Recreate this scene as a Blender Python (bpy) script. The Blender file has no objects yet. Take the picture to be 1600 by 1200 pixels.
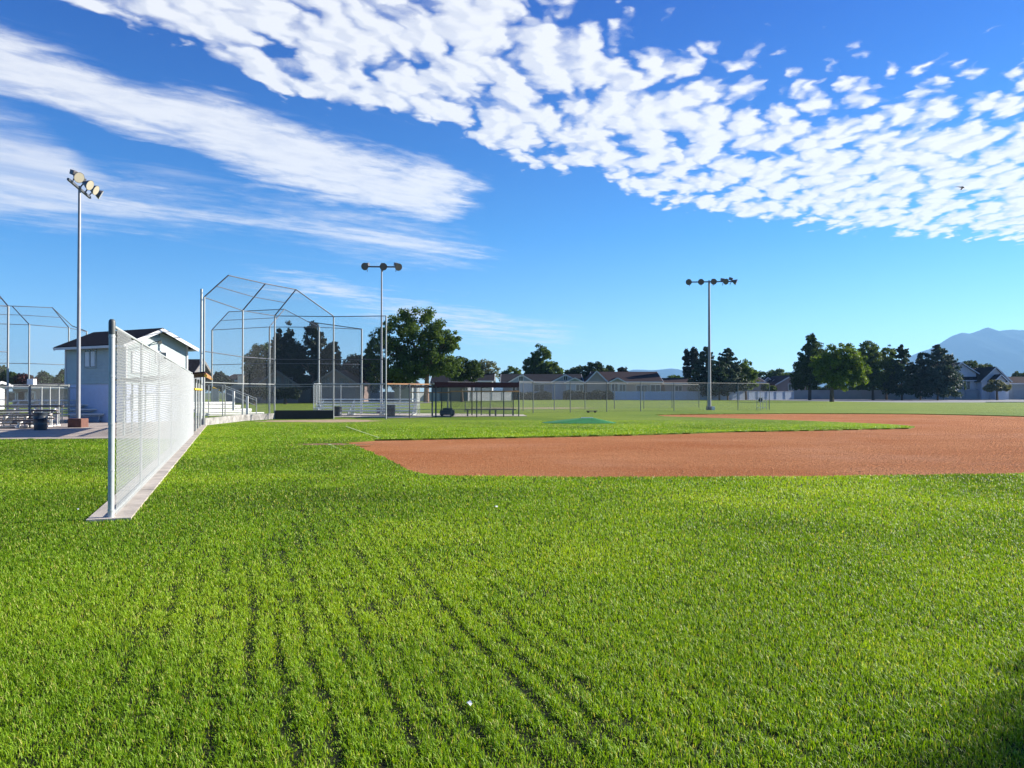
import bpy, bmesh, math, random
import numpy as np
from mathutils import Vector, Matrix
from mathutils.geometry import tessellate_polygon

R = math.radians
sc = bpy.context.scene
COL = sc.collection
rng = np.random.default_rng(7)
random.seed(7)

# ------------------------------------------------------------------ survey helpers
F, CX, HZ, EYE = 1200.0, 800.0, 613.0, 1.6      # focal length, centre, horizon and eye height read off the photograph
def gx(px, Y): return (px - CX) / F * Y
def gz(py, Y): return EYE + (HZ - py) / F * Y
def gp(px, py):
    Y = EYE * F / (py - HZ)
    return (gx(px, Y), Y)

# ------------------------------------------------------------------ materials
def new_mat(name):
    m = bpy.data.materials.new(name); m.use_nodes = True
    nt = m.node_tree
    return m, nt, nt.nodes['Principled BSDF'], nt.nodes['Material Output']

def mat(name, col, rough=0.6, var=0.15, scale=4.0, metal=0.0, bump=0.0, bscale=30.0, col2=None, spec=0.5):
    m, nt, p, out = new_mat(name)
    tc = nt.nodes.new('ShaderNodeTexCoord')
    n = nt.nodes.new('ShaderNodeTexNoise'); n.inputs['Scale'].default_value = scale
    n.inputs['Detail'].default_value = 6; n.inputs['Roughness'].default_value = .65
    nt.links.new(tc.outputs['Object'], n.inputs['Vector'])
    r = nt.nodes.new('ShaderNodeValToRGB')
    r.color_ramp.elements[0].position = .3; r.color_ramp.elements[1].position = .7
    a = [c * (1 - var) for c in col]; b = [min(1, c * (1 + var)) for c in (col2 or col)]
    r.color_ramp.elements[0].color = (*a, 1); r.color_ramp.elements[1].color = (*b, 1)
    nt.links.new(n.outputs['Fac'], r.inputs['Fac'])
    nt.links.new(r.outputs['Color'], p.inputs['Base Color'])
    p.inputs['Roughness'].default_value = rough
    p.inputs['Metallic'].default_value = metal
    p.inputs['Specular IOR Level'].default_value = spec
    if bump:
        n2 = nt.nodes.new('ShaderNodeTexNoise'); n2.inputs['Scale'].default_value = bscale; n2.inputs['Detail'].default_value = 5
        nt.links.new(tc.outputs['Object'], n2.inputs['Vector'])
        bp = nt.nodes.new('ShaderNodeBump'); bp.inputs['Strength'].default_value = bump; bp.inputs['Distance'].default_value = .02
        nt.links.new(n2.outputs['Fac'], bp.inputs['Height']); nt.links.new(bp.outputs['Normal'], p.inputs['Normal'])
    return m

def siding_mat(name, col, step=.16):
    """horizontal lap siding: a saw profile as bump"""
    m = mat(name, col, .6, .07, 3)
    nt = m.node_tree; p = nt.nodes['Principled BSDF']
    tc = nt.nodes.new('ShaderNodeTexCoord'); sp = nt.nodes.new('ShaderNodeSeparateXYZ')
    nt.links.new(tc.outputs['Object'], sp.inputs[0])
    d = nt.nodes.new('ShaderNodeMath'); d.operation = 'DIVIDE'; d.inputs[1].default_value = step
    nt.links.new(sp.outputs['Z'], d.inputs[0])
    f = nt.nodes.new('ShaderNodeMath'); f.operation = 'FRACT'; nt.links.new(d.outputs[0], f.inputs[0])
    iv = nt.nodes.new('ShaderNodeMath'); iv.operation = 'SUBTRACT'; iv.inputs[0].default_value = 1; nt.links.new(f.outputs[0], iv.inputs[1])
    bp = nt.nodes.new('ShaderNodeBump'); bp.inputs['Strength'].default_value = .8; bp.inputs['Distance'].default_value = .02
    nt.links.new(iv.outputs[0], bp.inputs['Height']); nt.links.new(bp.outputs['Normal'], p.inputs['Normal'])
    return m

def leaf_mat(name, c1, c2, trans=.3, rough=.5, pos_scale=.35, tcol=None):
    m, nt, p, out = new_mat(name)
    g = nt.nodes.new('ShaderNodeNewGeometry')
    n = nt.nodes.new('ShaderNodeTexNoise'); n.inputs['Scale'].default_value = pos_scale; n.inputs['Detail'].default_value = 3
    nt.links.new(g.outputs['Position'], n.inputs['Vector'])
    ad = nt.nodes.new('ShaderNodeMath'); ad.operation = 'MULTIPLY_ADD'; ad.inputs[1].default_value = .45; 
    nt.links.new(g.outputs['Random Per Island'], ad.inputs[0]); 
    sb = nt.nodes.new('ShaderNodeMath'); sb.operation = 'MULTIPLY'; sb.inputs[1].default_value = .62
    nt.links.new(n.outputs['Fac'], sb.inputs[0]); nt.links.new(sb.outputs[0], ad.inputs[2])
    r = nt.nodes.new('ShaderNodeValToRGB')
    r.color_ramp.elements[0].position = .25; r.color_ramp.elements[1].position = .8
    r.color_ramp.elements[0].color = (*c1, 1); r.color_ramp.elements[1].color = (*c2, 1)
    nt.links.new(ad.outputs[0], r.inputs['Fac'])
    nt.links.new(r.outputs['Color'], p.inputs['Base Color'])
    p.inputs['Roughness'].default_value = max(rough, .6); p.inputs['Specular IOR Level'].default_value = .1
    t = nt.nodes.new('ShaderNodeBsdfTranslucent')
    hs = nt.nodes.new('ShaderNodeMixRGB'); hs.blend_type = 'MULTIPLY'; hs.inputs[0].default_value = 1
    hs.inputs[2].default_value = (*(tcol or (1.5, 1.4, .5)), 1)
    nt.links.new(r.outputs['Color'], hs.inputs[1]); nt.links.new(hs.outputs[0], t.inputs['Color'])
    mx = nt.nodes.new('ShaderNodeMixShader'); mx.inputs[0].default_value = trans
    nt.links.new(p.outputs[0], mx.inputs[1]); nt.links.new(t.outputs[0], mx.inputs[2])
    nt.links.new(mx.outputs[0], out.inputs['Surface'])
    return m

def mesh_mat(name, col, pitch=.05, wire=.0042, metal=.6):
    """woven chain-link: diamonds of wire, open between (UV in metres)"""
    m, nt, p, out = new_mat(name)
    p.inputs['Base Color'].default_value = (*col, 1); p.inputs['Metallic'].default_value = metal; p.inputs['Roughness'].default_value = .45
    tc = nt.nodes.new('ShaderNodeTexCoord'); sp = nt.nodes.new('ShaderNodeSeparateXYZ'); nt.links.new(tc.outputs['UV'], sp.inputs[0])
    def M(op, a, b=None):
        q = nt.nodes.new('ShaderNodeMath'); q.operation = op
        for i, v in enumerate((a, b)):
            if v is None: continue
            if isinstance(v, (int, float)): q.inputs[i].default_value = v
            else: nt.links.new(v, q.inputs[i])
        return q.outputs[0]
    k = 1 / (pitch * math.sqrt(2))
    def line(op):
        s = M('FRACT', M('MULTIPLY', M(op, sp.outputs[0], sp.outputs[1]), k))
        return M('LESS_THAN', s, wire / pitch)
    al = M('MAXIMUM', line('ADD'), line('SUBTRACT'))
    tr = nt.nodes.new('ShaderNodeBsdfTransparent'); mx = nt.nodes.new('ShaderNodeMixShader')
    nt.links.new(al, mx.inputs[0]); nt.links.new(tr.outputs[0], mx.inputs[1]); nt.links.new(p.outputs[0], mx.inputs[2])
    nt.links.new(mx.outputs[0], out.inputs['Surface'])
    return m

GALV = mat('galvanized_steel', (.27, .29, .29), .5, .12, 8, .3)
FENCEG = mat('grey_fence_pipe', (.13, .14, .145), .5, .12, 8, .2)
GALVL = mat('bright_galvanized_steel', (.42, .45, .45), .45, .12, 8, .2)
GDARK = mat('weathered_dark_pipe', (.10, .11, .13), .5, .2, 8, .3)
WIRE = mat('white_coated_wire', (.36, .38, .375), .5, .06, 8, .0)
CAPD = mat('dark_cap', (.06, .07, .07), .5, .2, 8)
MESH = mesh_mat('chain_link_mesh', (.10, .11, .115), .05, .0033, .2)
MESHD = mesh_mat('dark_chain_link_mesh', (.10, .11, .12), .05, .0062, .3)
MESHC = mesh_mat('guard_chain_link_mesh', (.25, .28, .28), .045, .006, .2)
ALU = mat('brushed_aluminium', (.70, .73, .73), .4, .12, 6, .4)
WHITEP = mat('white_paint', (.62, .62, .60), .5, .06, 5, bump=.1)
WHITEB = mat('white_block_wall', (.50, .56, .72), .7, .05, 4, bump=.2)
CONC = mat('concrete', (.36, .30, .25), .85, .16, 1.2, bump=.3, bscale=60)
CONCL = mat('pale_concrete', (.40, .355, .30), .85, .30, 2.5, bump=.3, bscale=60)
CONCD = mat('weathered_concrete', (.24, .23, .22), .9, .5, 3, bump=.5, bscale=20)
BLACKB = mat('shade_black_and_rubber', (.015, .015, .018), .6, .2, 5)  # black rubber; also holds the painted shade of the backstop's low back wall
RUST = mat('rust_red_footing', (.11, .045, .032), .8, .3, 6, bump=.3)
MAROON = mat('maroon_steel', (.026, .010, .018), .75, .15, 4, spec=.15)
DSTEEL = mat('dark_blue_grey_steel', (.07, .075, .095), .5, .15, 6)
ORANGE = mat('orange_brown_wood', (.34, .16, .06), .6, .25, 5)
YELLOW = mat('yellow_plastic_cap', (.75, .45, .03), .45, .08, 5)
TRIM = mat('white_trim', (.58, .59, .60), .5, .05, 4)
SIDE_T = siding_mat('blue_green_siding', (.35, .43, .44))
SHING = mat('dark_shingles', (.022, .022, .026), .9, .4, 6, bump=.4, bscale=8, spec=.05)
SHINGB = mat('brown_shingles', (.038, .028, .030), .9, .3, 6, bump=.4, bscale=8, spec=.05)
GLASS = mat('dark_window_glass', (.03, .04, .05), .08, .1, 2)
BLIND = mat('pale_blinds', (.60, .66, .70), .5, .1, 3)
TURFG = mat('green_mound_turf', (.002, .15, .032), .9, .2, 6, bump=.5, bscale=80)
BIN = mat('dark_bin_plastic', (.022, .03, .042), .35, .15, 5)
BARK = mat('bark', (.10, .07, .05), .9, .4, 5, bump=.6, bscale=14)
BARKR = mat('reddish_bark', (.17, .10, .07), .9, .4, 5, bump=.6, bscale=14)
POLE = mat('dull_galvanized_pole', (.24, .25, .27), .5, .1, 3, .2)
LENSD = mat('lamp_lens_shaded', (.10, .10, .10), .3, .1, 3)  # darker lens copy: shade of lamps turned from the sun, put into the colour
LENS = mat('lamp_lens', (.40, .37, .29), .25, .05, 3)
LAMPG = mat('lamp_housing', (.12, .12, .13), .45, .15, 5, .5)
PUREW = mat('white_plastic', (.82, .82, .82), .4, .03, 4)
CREAM = mat('cream_board', (.62, .55, .45), .6, .08, 4)

# ------------------------------------------------------------------ mesh builder
class MB:
    def __init__(s): s.v = []; s.f = []; s.uv = []
    def add(s, vs, fs, uvs=None):
        o = len(s.v); s.v += [tuple(p) for p in vs]
        for i, f in enumerate(fs):
            s.f.append([o + k for k in f])
            s.uv.append(uvs[i] if uvs else None)
        return s
    def box(s, c, size, rz=0.0, mtx=None):
        hx, hy, hz = [q / 2 for q in size]
        m = mtx or (Matrix.Translation(Vector(c)) @ Matrix.Rotation(rz, 4, 'Z'))
        vs = [m @ Vector((x * hx, y * hy, z * hz)) for x in (-1, 1) for y in (-1, 1) for z in (-1, 1)]
        return s.add(vs, [(0, 1, 3, 2), (4, 6, 7, 5), (0, 4, 5, 1), (2, 3, 7, 6), (0, 2, 6, 4), (1, 5, 7, 3)])
    def tube(s, pts, r, n=8, r2=None, cap=True):
        pts = [Vector(p) for p in pts]; m = len(pts)
        rs = [r if r2 is None else r + (r2 - r) * i / (m - 1) for i in range(m)] if not isinstance(r, (list, tuple)) else r
        vs, fs = [], []
        for i, p in enumerate(pts):
            d = (pts[min(i + 1, m - 1)] - pts[max(i - 1, 0)]).normalized()
            a = d.cross(Vector((0, 0, 1)) if abs(d.z) < .95 else Vector((1, 0, 0))).normalized(); b = d.cross(a)
            for k in range(n):
                t = 2 * math.pi * k / n
                vs.append(p + (a * math.cos(t) + b * math.sin(t)) * rs[i])
        for i in range(m - 1):
            for k in range(n):
                k2 = (k + 1) % n
                fs.append((i * n + k, (i + 1) * n + k, (i + 1) * n + k2, i * n + k2))
        if cap:
            fs.append(tuple(range(n))); fs.append(tuple((m - 1) * n + k for k in reversed(range(n))))
        return s.add(vs, fs)
    def beam(s, a, b, w, h):
        a, b = Vector(a), Vector(b); d = (b - a).normalized()
        x = d.cross(Vector((0, 0, 1)) if abs(d.z) < .95 else Vector((0, 1, 0))).normalized(); y = x.cross(d)
        vs = [p + x * (i * w / 2) + y * (j * h / 2) for p in (a, b) for i, j in ((-1, -1), (1, -1), (1, 1), (-1, 1))]
        return s.add(vs, [(3, 2, 1, 0), (4, 5, 6, 7), (0, 1, 5, 4), (1, 2, 6, 5), (2, 3, 7, 6), (3, 0, 4, 7)])
    def lathe(s, prof, mtx=None, n=20):
        m = mtx or Matrix(); vs, fs = [], []
        for r, z in prof:
            for k in range(n):
                t = 2 * math.pi * k / n; vs.append(m @ Vector((r * math.cos(t), r * math.sin(t), z)))
        for i in range(len(prof) - 1):
            for k in range(n):
                k2 = (k + 1) % n; fs.append((i * n + k, i * n + k2, (i + 1) * n + k2, (i + 1) * n + k))
        fs.append(tuple(reversed(range(n)))); fs.append(tuple((len(prof) - 1) * n + k for k in range(n)))
        return s.add(vs, fs)
    def quad(s, a, b, c, d, uv=True):
        a, b, c, d = map(Vector, (a, b, c, d)); L = (b - a).length; H = (d - a).length
        u0 = a.x * .7 + a.y * .3
        return s.add([a, b, c, d], [(0, 1, 2, 3)], [[(u0, 0), (u0 + L, 0), (u0 + (c - d).length, H), (u0, H)]])
    def poly(s, pts2, z):
        t = tessellate_polygon([[Vector((x, y, 0)) for x, y in pts2]])
        fs = []
        for a, b, c in t:
            A, B, C = pts2[a], pts2[b], pts2[c]
            cr = (B[0]-A[0])*(C[1]-A[1])-(B[1]-A[1])*(C[0]-A[0])
            fs.append((a, b, c) if cr > 0 else (a, c, b))
        return s.add([(x, y, z) for x, y in pts2], fs)
    def prism(s, pts2, z0, z1):
        n = len(pts2); ar = sum(pts2[i][0]*pts2[(i+1)%n][1]-pts2[(i+1)%n][0]*pts2[i][1] for i in range(n))
        if ar < 0: pts2 = pts2[::-1]
        s.poly(pts2, z1)
        return s.add([(x, y, z0) for x, y in pts2] + [(x, y, z1) for x, y in pts2], [(i, (i+1) % n, n+(i+1) % n, n+i) for i in range(n)])
    def build(s, name, m, parent=None, smooth=False, bevel=0, loc=None):
        me = bpy.data.meshes.new(name); me.from_pydata(s.v, [], s.f)
        if any(u is not None for u in s.uv):
            ul = me.uv_layers.new(name='UVMap')
            for p, u in zip(me.polygons, s.uv):
                if u:
                    for li, q in zip(p.loop_indices, u): ul.data[li].uv = q
        me.materials.append(m); me.update()
        if smooth: me.polygons.foreach_set('use_smooth', [True] * len(me.polygons))
        o = bpy.data.objects.new(name, me); COL.objects.link(o)
        if parent is not None:
            o.parent = parent
        if bevel:
            b = o.modifiers.new('bevel', 'BEVEL'); b.width = bevel; b.segments = 2; b.limit_method = 'ANGLE'
        if smooth and not bevel:
            try: me.set_sharp_from_angle(angle=R(40))
            except Exception: pass
        return o

def np_mesh(name, V, Q, m, parent=None, attr=None):
    """fast mesh from numpy arrays; Q is a list of equal-size face index arrays"""
    me = bpy.data.meshes.new(name)
    me.vertices.add(len(V)); me.vertices.foreach_set('co', np.asarray(V, np.float32).ravel())
    lt = np.concatenate([np.full(len(q), q.shape[1], np.int32) for q in Q])
    li = np.concatenate([q.ravel() for q in Q]).astype(np.int32)
    me.loops.add(len(li)); me.loops.foreach_set('vertex_index', li)
    me.polygons.add(len(lt)); ls = np.concatenate([[0], np.cumsum(lt)[:-1]]).astype(np.int32)
    me.polygons.foreach_set('loop_start', ls)
    me.update(calc_edges=True); me.validate()
    if attr is not None:
        a = me.attributes.new('tone', 'FLOAT', 'POINT'); a.data.foreach_set('value', np.asarray(attr, np.float32))
    me.materials.append(m)
    o = bpy.data.objects.new(name, me); COL.objects.link(o)
    if parent is not None: o.parent = parent
    return o

def tag(o, label, cat, group=None):
    o['label'] = label; o['category'] = cat
    if group: o['group'] = group
    return o
def thing(name, label, cat, loc=(0, 0, 0), rz=0, group=None):
    o = bpy.data.objects.new(name, None); COL.objects.link(o)
    o.location = loc; o.rotation_euler = (0, 0, rz); o.empty_display_size = .3
    return tag(o, label, cat, group)
def struct(o, kind='structure'):
    o['kind'] = kind; return o
def dup(root, loc, rz, label, group=None):
    r = root.copy(); COL.objects.link(r); r.location = loc; r.rotation_euler = (0, 0, rz); r['label'] = label
    if group: r['group'] = group
    for ch in list(root.children):
        c = ch.copy(); COL.objects.link(c); c.parent = r
        for g in list(ch.children):
            d = g.copy(); COL.objects.link(d); d.parent = c
    return r

# ------------------------------------------------------------------ camera, light, sky
SUN_AZ, SUN_EL = 72.0, 24.0
cam = bpy.data.cameras.new('camera'); cam.lens = 27; cam.sensor_width = 36; cam.clip_end = 40000; cam.clip_start = .05
co = bpy.data.objects.new('camera', cam); COL.objects.link(co)
co.location = (0, 0, EYE); co.rotation_euler = (R(90) + math.atan(13 / 1200), 0, 0)
sc.camera = co
S = Vector((math.sin(R(SUN_AZ)) * math.cos(R(SUN_EL)), math.cos(R(SUN_AZ)) * math.cos(R(SUN_EL)), math.sin(R(SUN_EL))))
sl = bpy.data.lights.new('sun', 'SUN'); sl.energy = 5.0; sl.angle = R(.53); sl.color = (1, .93, .82)
so = bpy.data.objects.new('sun', sl); COL.objects.link(so); so.rotation_euler = S.to_track_quat('Z', 'Y').to_euler()

sc.view_settings.view_transform = 'Standard'; sc.view_settings.look = 'None'
sc.view_settings.exposure = 1.45; sc.view_settings.gamma = 1; sc.view_settings.use_curve_mapping = False

def build_world():
    w = bpy.data.worlds.new('World'); sc.world = w; w.use_nodes = True
    nt = w.node_tree; N = nt.nodes; L = nt.links
    for n in list(N): N.remove(n)
    out = N.new('ShaderNodeOutputWorld'); bg = N.new('ShaderNodeBackground'); bg.inputs['Strength'].default_value = .0625
    L.new(bg.outputs[0], out.inputs[0])
    sky = N.new('ShaderNodeTexSky'); sky.sky_type = 'NISHITA'; sky.sun_disc = False
    sky.sun_elevation = R(SUN_EL); sky.sun_rotation = R(SUN_AZ); sky.altitude = 1400; sky.air_density = 1.0; sky.dust_density = .4; sky.ozone_density = 3.0
    def V(v, sock):
        if isinstance(v, (int, float)): sock.default_value = v
        elif isinstance(v, tuple): sock.default_value = v
        else: L.new(v, sock)
    def M(op, a, b=None, c=None, clamp=False):
        q = N.new('ShaderNodeMath'); q.operation = op; q.use_clamp = clamp
        for i, v in enumerate((a, b, c)):
            if v is not None: V(v, q.inputs[i])
        return q.outputs[0]
    def ss(x, a, b):
        q = N.new('ShaderNodeMapRange'); q.interpolation_type = 'SMOOTHSTEP'
        V(x, q.inputs[0]); V(a, q.inputs[1]); V(b, q.inputs[2]); q.inputs[3].default_value = 0; q.inputs[4].default_value = 1
        return q.outputs[0]
    def curve(x, pts, ext):
        """boundary of a cloud bank: elevation over azimuth, both as tangents of the direction"""
        q = N.new('ShaderNodeFloatCurve'); c = q.mapping.curves[0]
        P = [((p[0] - 800) / 1200, (613 - p[1]) / 1200) for p in pts]
        P = [((a + .9) / 1.8, b / .7 * .8 + .1) for a, b in P]
        while len(c.points) < len(P): c.points.new(.5, .5)
        for pt, (a, b) in zip(c.points, P):
            pt.location = (a, max(0, min(1, b))); pt.handle_type = 'AUTO_CLAMPED'
        q.mapping.use_clip = True; q.mapping.extend = 'HORIZONTAL'; q.mapping.update()
        V(x, q.inputs['Value'])
        return M('MULTIPLY', M('SUBTRACT', q.outputs[0], .1), .7 / .8)
    tc = N.new('ShaderNodeTexCoord'); sp = N.new('ShaderNodeSeparateXYZ'); L.new(tc.outputs['Generated'], sp.inputs[0])
    x, y, z = sp.outputs
    yy = M('MAXIMUM', y, .08)
    s = M('DIVIDE', x, yy); t = M('DIVIDE', z, yy)
    sn = M('DIVIDE', M('ADD', s, .9), 1.8)
    # cloud deck plane coordinates
    zz = M('MAXIMUM', M('ADD', z, .03), .02)
    u0 = M('DIVIDE', x, zz); v0 = M('DIVIDE', y, zz)
    def comb(a, b, c=0.0):
        q = N.new('ShaderNodeCombineXYZ'); V(a, q.inputs[0]); V(b, q.inputs[1]); V(c, q.inputs[2]); return q.outputs[0]
    def rot(u, v, ang):
        ca, sa = math.cos(R(ang)), math.sin(R(ang))     # v axis turned to azimuth ang
        return M('SUBTRACT', M('MULTIPLY', u, ca), M('MULTIPLY', v, sa)), M('ADD', M('MULTIPLY', u, sa), M('MULTIPLY', v, ca))
    def noise(vec, scale, detail=5, rough=.55, dist=0.0):
        q = N.new('ShaderNodeTexNoise'); q.inputs['Scale'].default_value = scale; q.inputs['Detail'].default_value = detail
        q.inputs['Roughness'].default_value = rough; q.inputs['Distortion'].default_value = dist; L.new(vec, q.inputs['Vector']); return q.outputs['Fac']
    def voro(vec, scale):
        q = N.new('ShaderNodeTexVoronoi'); q.feature = 'SMOOTH_F1'; q.inputs['Scale'].default_value = scale; q.inputs['Smoothness'].default_value = .45
        q.voronoi_dimensions = '2D'
        L.new(vec, q.inputs['Vector']); return q.outputs['Distance']
    ur, vr = rot(u0, v0, 14)
    pw = comb(u0, v0)
    w1 = noise(pw, 2.2, 4, .6); w2 = noise(comb(u0, v0, 7.3), 2.2, 4, .6)
    e1 = M('MULTIPLY', M('SUBTRACT', noise(pw, 22, 5, .55), .5), .042)
    e2 = M('MULTIPLY', M('SUBTRACT', noise(comb(u0, v0, 3.1), 22, 5, .55), .5), .06)
    def puff(du, dv, full=True):
        a = M('ADD', M('ADD', ur, du), M('ADD', M('MULTIPLY', M('SUBTRACT', w1, .5), .24), e1))
        b = M('ADD', M('ADD', vr, dv), M('ADD', M('MULTIPLY', M('SUBTRACT', w2, .5), .34), e2))
        vec = comb(a, M('MULTIPLY', b, .56))
        c1 = M('SUBTRACT', 1.0, M('MULTIPLY', voro(vec, 10.5), 1.35))
        c2 = M('SUBTRACT', 1.0, M('MULTIPLY', voro(vec, 24.0), 1.35))
        f2 = noise(vec, 30, 6, .66)
        return M('ADD', M('ADD', M('MULTIPLY', c1, .60), M('MULTIPLY', c2, .28)), M('MULTIPLY', f2, .24))
    pA = puff(0.0, 0.0); pB = puff(.035, .012)
    # bank A: ripples of altocumulus
    A_lo = [(-280, -200), (60, -10), (150, 18), (250, 45), (330, 85), (430, 140), (520, 165), (660, 182), (760, 232), (850, 260), (930, 266), (1000, 306), (1100, 329), (1250, 350), (1400, 362), (1600, 374), (1880, 392)]
    A_hi = [(-280, -200), (700, -140), (830, -60), (900, 40), (960, 75), (1060, 95), (1150, 118), (1240, 140), (1340, 128), (1450, 118), (1600, 110), (1880, 100)]
    lo = curve(sn, A_lo, 0); hi = curve(sn, A_hi, 0)
    wob = M('MULTIPLY', M('SUBTRACT', noise(pw, 3.0, 5, .6), .5), .022)
    d_lo = M('SUBTRACT', M('ADD', t, wob), lo)            # >0 above the lower edge
    d_hi = M('SUBTRACT', hi, M('ADD', t, wob))            # >0 below the upper edge
    covA = M('MULTIPLY', ss(d_lo, -.022, .016), ss(d_hi, -.14, .07))
    right = ss(s, .1, .5)
    covA = M('MULTIPLY', covA, M('SUBTRACT', 1.0, M('MULTIPLY', right, M('MULTIPLY', ss(d_lo, .08, .22), .24))))
    thr = M('SUBTRACT', 1.0, M('MULTIPLY', covA, .80))
    aA = ss(M('SUBTRACT', pA, thr), -.04, .33)
    aA = M('MULTIPLY', aA, ss(covA, 0.0, .25))
    # banks B and C: smooth streaked sheets with frayed edges
    us, vs_ = rot(u0, v0, 52)
    st = comb(M('MULTIPLY', us, 1.0), M('MULTIPLY', vs_, .28))
    nS = noise(st, 3.2, 8, .62, .6)
    nF = noise(comb(us, M('MULTIPLY', vs_, .5)), 11, 6, .65, .3)
    def bank(lo_pts, hi_pts, s0, s1, soft, k):
        lo = curve(sn, lo_pts, 0); hi = curve(sn, hi_pts, 0)
        fray = M('ADD', M('MULTIPLY', M('SUBTRACT', nS, .5), .075), M('MULTIPLY', M('SUBTRACT', nF, .5), .05))
        a = ss(M('ADD', M('SUBTRACT', t, lo), fray), -soft * .3, soft); b = ss(M('ADD', M('SUBTRACT', hi, t), fray), -soft * .3, soft)
        e = M('MULTIPLY', ss(s, (s0 - 860) / 1200, (s0 - 740) / 1200), M('SUBTRACT', 1.0, ss(M('SUBTRACT', s, M('MULTIPLY', fray, 1.5)), (s1 - 850) / 1200, (s1 - 790) / 1200)))
        return M('MULTIPLY', M('MULTIPLY', M('MULTIPLY', a, b), e), k)
    B = bank([(-280, 70), (0, 142), (100, 172), (190, 206), (290, 222), (340, 250), (420, 290), (520, 322), (620, 338), (690, 345), (740, 325), (1880, 325)],
             [(-280, -70), (0, 38), (60, 62), (170, 102), (240, 128), (310, 132), (400, 165), (500, 203), (600, 236), (680, 245), (740, 272), (1880, 290)], -900, 760, .030, .98)
    C = bank([(-280, 310), (0, 338), (150, 354), (300, 354), (450, 372), (560, 402), (650, 412), (745, 402), (1880, 402)],
             [(-280, 120), (0, 175), (90, 210), (150, 262), (220, 286), (300, 298), (450, 310), (600, 335), (700, 356), (745, 370), (1880, 375)], -900, 775, .045, .98)
    D = bank([(-280, 520), (300, 452), (450, 462), (600, 500), (720, 531), (860, 538), (1880, 540)],
             [(-280, 480), (300, 430), (450, 428), (600, 462), (720, 478), (860, 505), (1880, 505)], 380, 900, .030, .9)
    D = M('MULTIPLY', D, ss(nS, .30, .52))
    Bd = M('MULTIPLY', B, M('ADD', .84, M('MULTIPLY', ss(nF, .3, .6), .16)))
    Cd = M('MULTIPLY', C, M('ADD', .5, M('MULTIPLY', ss(nS, .32, .6), .42)))
    # thin veil between the banks at upper left
    veil = M('MULTIPLY', M('MULTIPLY', ss(nS, .52, .75), .30), M('MULTIPLY', M('SUBTRACT', 1.0, ss(s, -.35, .0)), ss(t, .15, .3)))
    al = M('MAXIMUM', M('MAXIMUM', aA, Bd), M('MAXIMUM', M('MAXIMUM', Cd, D), veil))
    al = M('MULTIPLY', al, M('MULTIPLY', ss(z, .01, .05), .98), clamp=True)
    # relief of the puffs as the sun rakes the deck
    rel = ss(M('ADD', M('MULTIPLY', M('SUBTRACT', pA, pB), .8), M('MULTIPLY', M('SUBTRACT', pA, .62), .55)), -.20, .14)
    rel = M('ADD', M('MULTIPLY', rel, M('MULTIPLY', aA, .8)), M('MULTIPLY', M('SUBTRACT', 1.0, M('MULTIPLY', aA, .8)), M('ADD', .45, M('MULTIPLY', nF, .6))))
    rel = M('ADD', M('MULTIPLY', rel, .75), M('MULTIPLY', ss(s, -.3, .6), .25), clamp=True)
    cmix = N.new('ShaderNodeMixRGB'); V(rel, cmix.inputs[0]); cmix.inputs[1].default_value = (4.4, 4.6, 5.2, 1); cmix.inputs[2].default_value = (6.1, 6.1, 6.15, 1)
    hs = N.new('ShaderNodeHueSaturation'); hs.inputs['Saturation'].default_value = 1.1; hs.inputs['Value'].default_value = 1.0
    L.new(sky.outputs[0], hs.inputs['Color'])
    gain = N.new('ShaderNodeMixRGB'); gain.blend_type = 'MULTIPLY'; gain.inputs[0].default_value = 1; 
    gr = N.new('ShaderNodeValToRGB'); e = gr.color_ramp.elements; L.new(M('MAXIMUM', z, 0.0), gr.inputs[0])
    e[0].position = 0; e[0].color = (.80, .95, 1.0, 1); e[1].position = .45; e[1].color = (.08, .42, .98, 1)
    k = e.new(.2); k.color = (.25, .71, 1.02, 1)
    L.new(gr.outputs[0], gain.inputs[2])
    L.new(hs.outputs[0], gain.inputs[1])
    mx = N.new('ShaderNodeMixRGB'); V(al, mx.inputs[0]); L.new(gain.outputs[0], mx.inputs[1]); L.new(cmix.outputs[0], mx.inputs[2])
    L.new(mx.outputs[0], bg.inputs['Color'])
    w.cycles.sampling_method = 'MANUAL'; w.cycles.sample_map_resolution = 1024
build_world()

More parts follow.
